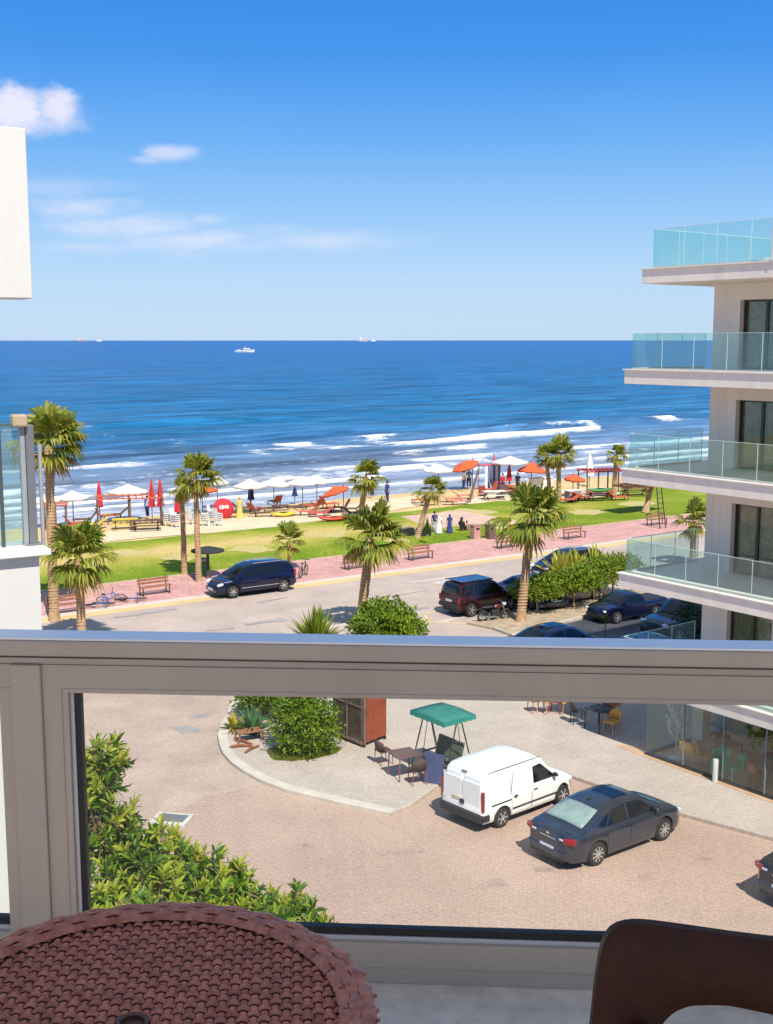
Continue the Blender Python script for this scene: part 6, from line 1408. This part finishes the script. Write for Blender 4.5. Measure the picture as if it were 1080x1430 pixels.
# striped cabana, cart, leaning pole, counter
q = at(688,682,ZS); c = thing('cabana', 'blue and white cloth cabana beside the tilted orange parasol', 'cabana', q, SHORE)
for k in range(6): b = MB(); b.box((-.75+.3*k,0,1.05),(.29,.06+.004*k,2.1)); b.build('cloth_stripe', [m_cwhite, mat('blue_cloth',(.10,.20,.55),.9)][k % 2], c)
b = MB(); b.box((0,.45,2.13),(1.9,1.0,.05)); b.build('roof', mat('pink_canvas',(.62,.10,.12),.8), c)
for x in (-.9,.9): b = MB(); b.tube([(x,.9,0),(x,.9,2.12)],.04,6); b.build('post', m_pole, c)
q = at(655,702,ZS); q2 = atY(669,654,q.y+.4); c = thing('leaning_pole', 'thick dark pole leaning to the right above the pink loungers', 'pole', q); b = MB(); b.tube([(0,0,-.1),(q2-q)*.5,q2-q],[.12,.10,.08],8); b.build('shaft', m_pole, c, smooth=60); b = MB(); b.lathe([(.2,0),(.13,.15)],8); b.build('base', m_pole, c)
q = at(800,700,ZS); c = thing('drinks_cart', 'white framed drinks cart under the small red parasol', 'cart', q, SHORE)
b = MB(); b.box((0,0,.55),(1.3,.7,.7)); b.build('body', mat('cart_grey',(.35,.25,.24),.7,.3,4), c, bevel=.03)
b = MB(); b.box((0,0,.92),(1.5,.8,.05)); b.build('counter', m_lw, c)
for x in (-.45,.45):
    b = MB(); M = Matrix.Rotation(math.pi/2,3,'X'); b.lathe([(.28,-.03),(.30,0),(.28,.03)],16,loc=(x,-.40,.29),M=M); b.build('wheel', m_tyre, c)
    b = MB(); b.tube([(x*1.4,-.3,.9),(x*1.4,-.3,1.65)],.025,6); b.build('post', m_lw, c)
q = at(753,683,ZS); c = thing('beach_counter', 'low white counter behind the red tent parasol', 'counter', q, SHORE); b = MB(); b.box((.2,0,.5),(2.4,.5,1.0)); b.build('front', m_lw, c, bevel=.02); b = MB(); b.box((.2,0,1.02),(2.6,.7,.05)); b.build('top', m_lw, c)
# ------------------------------------------------------------------ people
m_skin = mat('skin', (.36,.20,.13), .6, .08, 5); m_hair = mat('dark_hair', (.02,.014,.010), .6)
def person(label, loc, rz, h=1.7, pose='stand', top=m_cwhite, legs=None, dress=None, hair=m_hair, scarf=None):
    c = thing('person', label, 'person', loc, rz); k = h/1.7; c.scale = (k,k,k)
    if pose == 'sit': hip, kn, ft = .12, Vector((.10,-.42,.30)), Vector((.12,-.62,.05))
    else: hip, kn, ft = .90, None, None
    V = []; E_ = []; Rr = []
    def vv(p, r, par=None):
        V.append(Vector(p)); Rr.append(r)
        if par is not None: E_.append((par, len(V)-1))
        return len(V)-1
    pel = vv((0,0,hip+.02), .135); wa = vv((0,.0,hip+.20), .115, pel); chs = vv((0,0,hip+.40), .13, wa); sh_ = vv((0,.0,hip+.52), .10, chs); nk = vv((0,-.005,hip+.60), .05, sh_); hd = vv((0,-.015,hip+.70), .085, nk); ht = vv((0,-.01,hip+.79), .075, hd); vv((0,-.10,hip+.70), .02, hd)
    for s in (-1,1):
        a = vv((s*.17,0,hip+.52), .055, sh_); e = vv((s*.24,.02 if pose == 'stand' else -.05,hip+.26), .042, a); w = vv((s*.25,-.06 if pose == 'stand' else -.28,hip+.03 if pose == 'stand' else hip+.16), .03, e); vv((s*.25,-.10 if pose == 'stand' else -.36,hip-.08 if pose == 'stand' else hip+.18), .03, w)
        t = vv((s*.09,0,hip-.05), .085, pel)
        if pose == 'stand': kn_ = vv((s*.10+.02*s,-.03 if s > 0 else .05,.48), .058, t); an = vv((s*.11,.02 if s > 0 else .10,.09), .038, kn_); vv((s*.12,-.12 if s > 0 else -.03,.035), .032, an)
        else: kn_ = vv((s*kn.x,kn.y,kn.z), .058, t); an = vv((s*ft.x,ft.y,ft.z), .038, kn_); vv((s*ft.x,ft.y-.14,.04), .032, an)
    me = bpy.data.meshes.new('body'); me.from_pydata(V, E_, []); me.materials.append(m_skin); o = bpy.data.objects.new('body', me); COL.objects.link(o); o.parent = c
    o.modifiers.new('skin','SKIN'); 
    for i, q_ in enumerate(me.skin_vertices[0].data if me.skin_vertices else []): q_.radius = (Rr[i], Rr[i])
    if not me.skin_vertices:
        pass
    me.skin_vertices[0].data[0].use_root = True
    s2 = o.modifiers.new('sub','SUBSURF'); s2.levels = 1; s2.render_levels = 2
    b = MB(); b.tube([(0,0,hip+.0),(0,0,hip+.20),(0,0,hip+.42),(0,0,hip+.53),(0,0,hip+.56)], [.165,.150,.178,.15,.07], 14)
    for s in (-1,1): b.tube([(s*.12,0,hip+.51),(s*.19,.0,hip+.46),(s*.235,.02,hip+.30)], [.075,.075,.062], 9)
    b.build('shirt', dress or top, c, smooth=70)
    if dress:
        b = MB()
        if pose == 'stand': b.tube([(0,0,hip+.10),(0,0,hip-.25),(0,.01,.06)], [.165,.22,.32], 16)
        else: b.tube([(0,0,hip+.10),(0,-.18,.14),(0,-.5,.10)], [.17,.26,.24], 14)
        b.build('dress', dress, c, smooth=70)
    else:
        b = MB()
        for s in (-1,1):
            if pose == 'stand': b.tube([(s*.07,0,hip+.06),(s*.10,0,hip-.12),(s*.12,-.03 if s > 0 else .05,.48),(s*.115,.02 if s > 0 else .10,.12)], [.12,.11,.085,.07], 10)
            else: b.tube([(s*.06,0,hip+.04),(s*.10,-.2,hip+.10),(s*kn.x,kn.y,kn.z),(s*ft.x,ft.y+.02,ft.z+.06)], [.12,.105,.085,.065], 10)
        b.build('trousers', legs or m_cnavy, c, smooth=70)
    b = MB(); b.blob((0,.015,hip+.765), (.105,.115,.10), 12, 8)
    if scarf: b.tube([(0,.03,hip+.74),(0,.06,hip+.60),(0,.04,hip+.45)], [.09,.11,.15], 10)
    b.build('headscarf' if scarf else 'hair', scarf or hair, c, smooth=70); return c
m_ldr = mat('blue_cloth_dark', (.03,.05,.22), .9, .15, 3); m_cy = mat('yellow_cloth', (.68,.50,.12), .9, .12, 3); m_cmar = mat('plum_cloth', (.16,.03,.09), .9, .15, 3); m_cblk = mat('black_cloth', (.018,.016,.02), .9); m_cpink = mat('pink_cloth', (.56,.18,.22), .9, .1, 3); m_cpur = mat('purple_cloth',(.13,.08,.24),.9,.1,3)
q = at(335,724,ZS); person('person in a yellow dress standing by the big white parasol', q, rad(20), 1.65, dress=m_cy, scarf=m_cy)
q = at(541,702,ZS); person('person in dark blue top walking on the sand beside the yellowing palm', q, rad(-60), 1.8, top=m_ldr, legs=m_cnavy)
q = at(535,709,ZS); person('child in dark shirt crouching on the sand behind the walking blue person', q, rad(-20), 1.15, 'sit', top=m_cblk, legs=m_cwhite)
q = at(520,693,ZS); person('person in plum top at the waterline right of the yellowing palm', q, rad(150), 1.7, top=m_cmar, legs=m_cblk)
q = at(628,744,.048); person('person in a wide blue robe seen from behind on the lawn', q, rad(190), 1.28, dress=m_ldr, scarf=m_ldr)
q = at(613,745,.048); person('person in white clothes beside the blue robed one on the lawn', q, rad(170), 1.35, dress=m_cwhite, scarf=m_cwhite)
q = at(607,742,.048); person('person in purple top and pale trousers at the left of the lawn group', q, rad(200), 1.4, top=m_cpur, legs=m_cwhite)
q = at(645,741,.048); person('person in black sitting on the lawn next to a pink child', q, rad(140), 1.7, 'sit', top=m_cblk, legs=m_cblk, scarf=m_cblk)
q = at(652,740,.048); person('child in pink sitting on the lawn', q, rad(210), 1.15, 'sit', top=m_cpink, legs=m_cpink)
q = at(655,681,ZS); person('person in light blue top under the tilted orange awning', q, rad(180), 1.7, top=mat('sky_cloth',(.20,.42,.68),.9), legs=m_cblk)
q = at(648,684,ZS); person('person in tan top left of the one in light blue', q, rad(120), 1.7, top=mat('tan_cloth',(.40,.27,.14),.9), legs=m_cnavy)
q = at(702,688,ZS); person('person in red shirt under the large white parasol', q, rad(30), 1.7, top=m_cred, legs=m_cnavy)
q = at(723,686,ZS); person('person in black top at the right side of the large white parasol', q, rad(-40), 1.65, top=m_cblk, legs=m_cmar)
q = at(252,724,ZS); person('person in navy near the white chair stacks', q, rad(60), 1.6, top=m_cnavy, legs=m_cblk)
q = at(206,722,ZS); person('person in light blue shirt under the left pergola', q, rad(-30), 1.6, top=mat('pale_blue_cloth',(.30,.40,.68),.9), legs=m_cnavy)
# ------------------------------------------------------------------ boats
q = at(342,491.5); d_ = q.y
c = thing('motor_boat', 'white motor boat with a cabin on the open sea', 'boat', (q.x,q.y,-.3), rad(4)); b = MB(); rows = []; LB = 27/F*d_
for k in range(13):
    t = 2*k/12-1; w = LB*.15*(1-max(0,t)**2.2); zt_ = LB*.10*(1+.5*max(0,t)**2); rows.append([(t*LB/2, -w, zt_),(t*LB/2-.3*max(0,t),-w*.75,-.3),(t*LB/2-.3*max(0,t),w*.75,-.3),(t*LB/2,w,zt_)])
b.rows(rows, closed=True); b.add(rows[0],[(0,1,2,3)]); b.build('hull', m_cwhite, c, smooth=40)
b = MB(); b.box((LB*.10,0,LB*.15),(LB*.36,LB*.2,LB*.11)); b.build('cabin', m_cwhite, c, bevel=.4); b = MB(); b.box((LB*.10,0,LB*.155),(LB*.365,LB*.205,LB*.035)); b.build('cabin_windows', m_carglass, c)
b = MB(); b.tube([(LB*.02,0,LB*.2),(LB*.02,0,LB*.32)], LB*.008, 6); b.box((-LB*.28,0,LB*.11),(LB*.2,LB*.18,LB*.04)); b.build('mast', m_polew, c)
for px, l, m_, lb in [(120,10,mat('ship_red',(.5,.25,.25),.8),'tiny pinkish ship on the horizon at the far left'),(145,7,m_cwhite,'tiny white ship on the horizon, second from the left'),(508,12,mat('ship_pink',(.62,.42,.42),.8),'tiny pale ship on the horizon right of the middle'),(522,6,m_cwhite,'tiny white ship on the horizon just right of the pale ship')]:
    Y = 14000; x = (px-540)/F*Y*1.005; Ls = l/F*Y; c = thing('distant_ship', lb, 'ship', (x,Y,0)); b = MB(); b.box((0,0,Ls*.09),(Ls,Ls*.15,Ls*.22)); b.build('hull', m_, c); b = MB(); b.box((-Ls*.25,0,Ls*.3),(Ls*.22,Ls*.13,Ls*.3)); b.box((Ls*.2,0,Ls*.24),(Ls*.12,Ls*.1,Ls*.14)); b.build('bridge', m_cwhite, c)
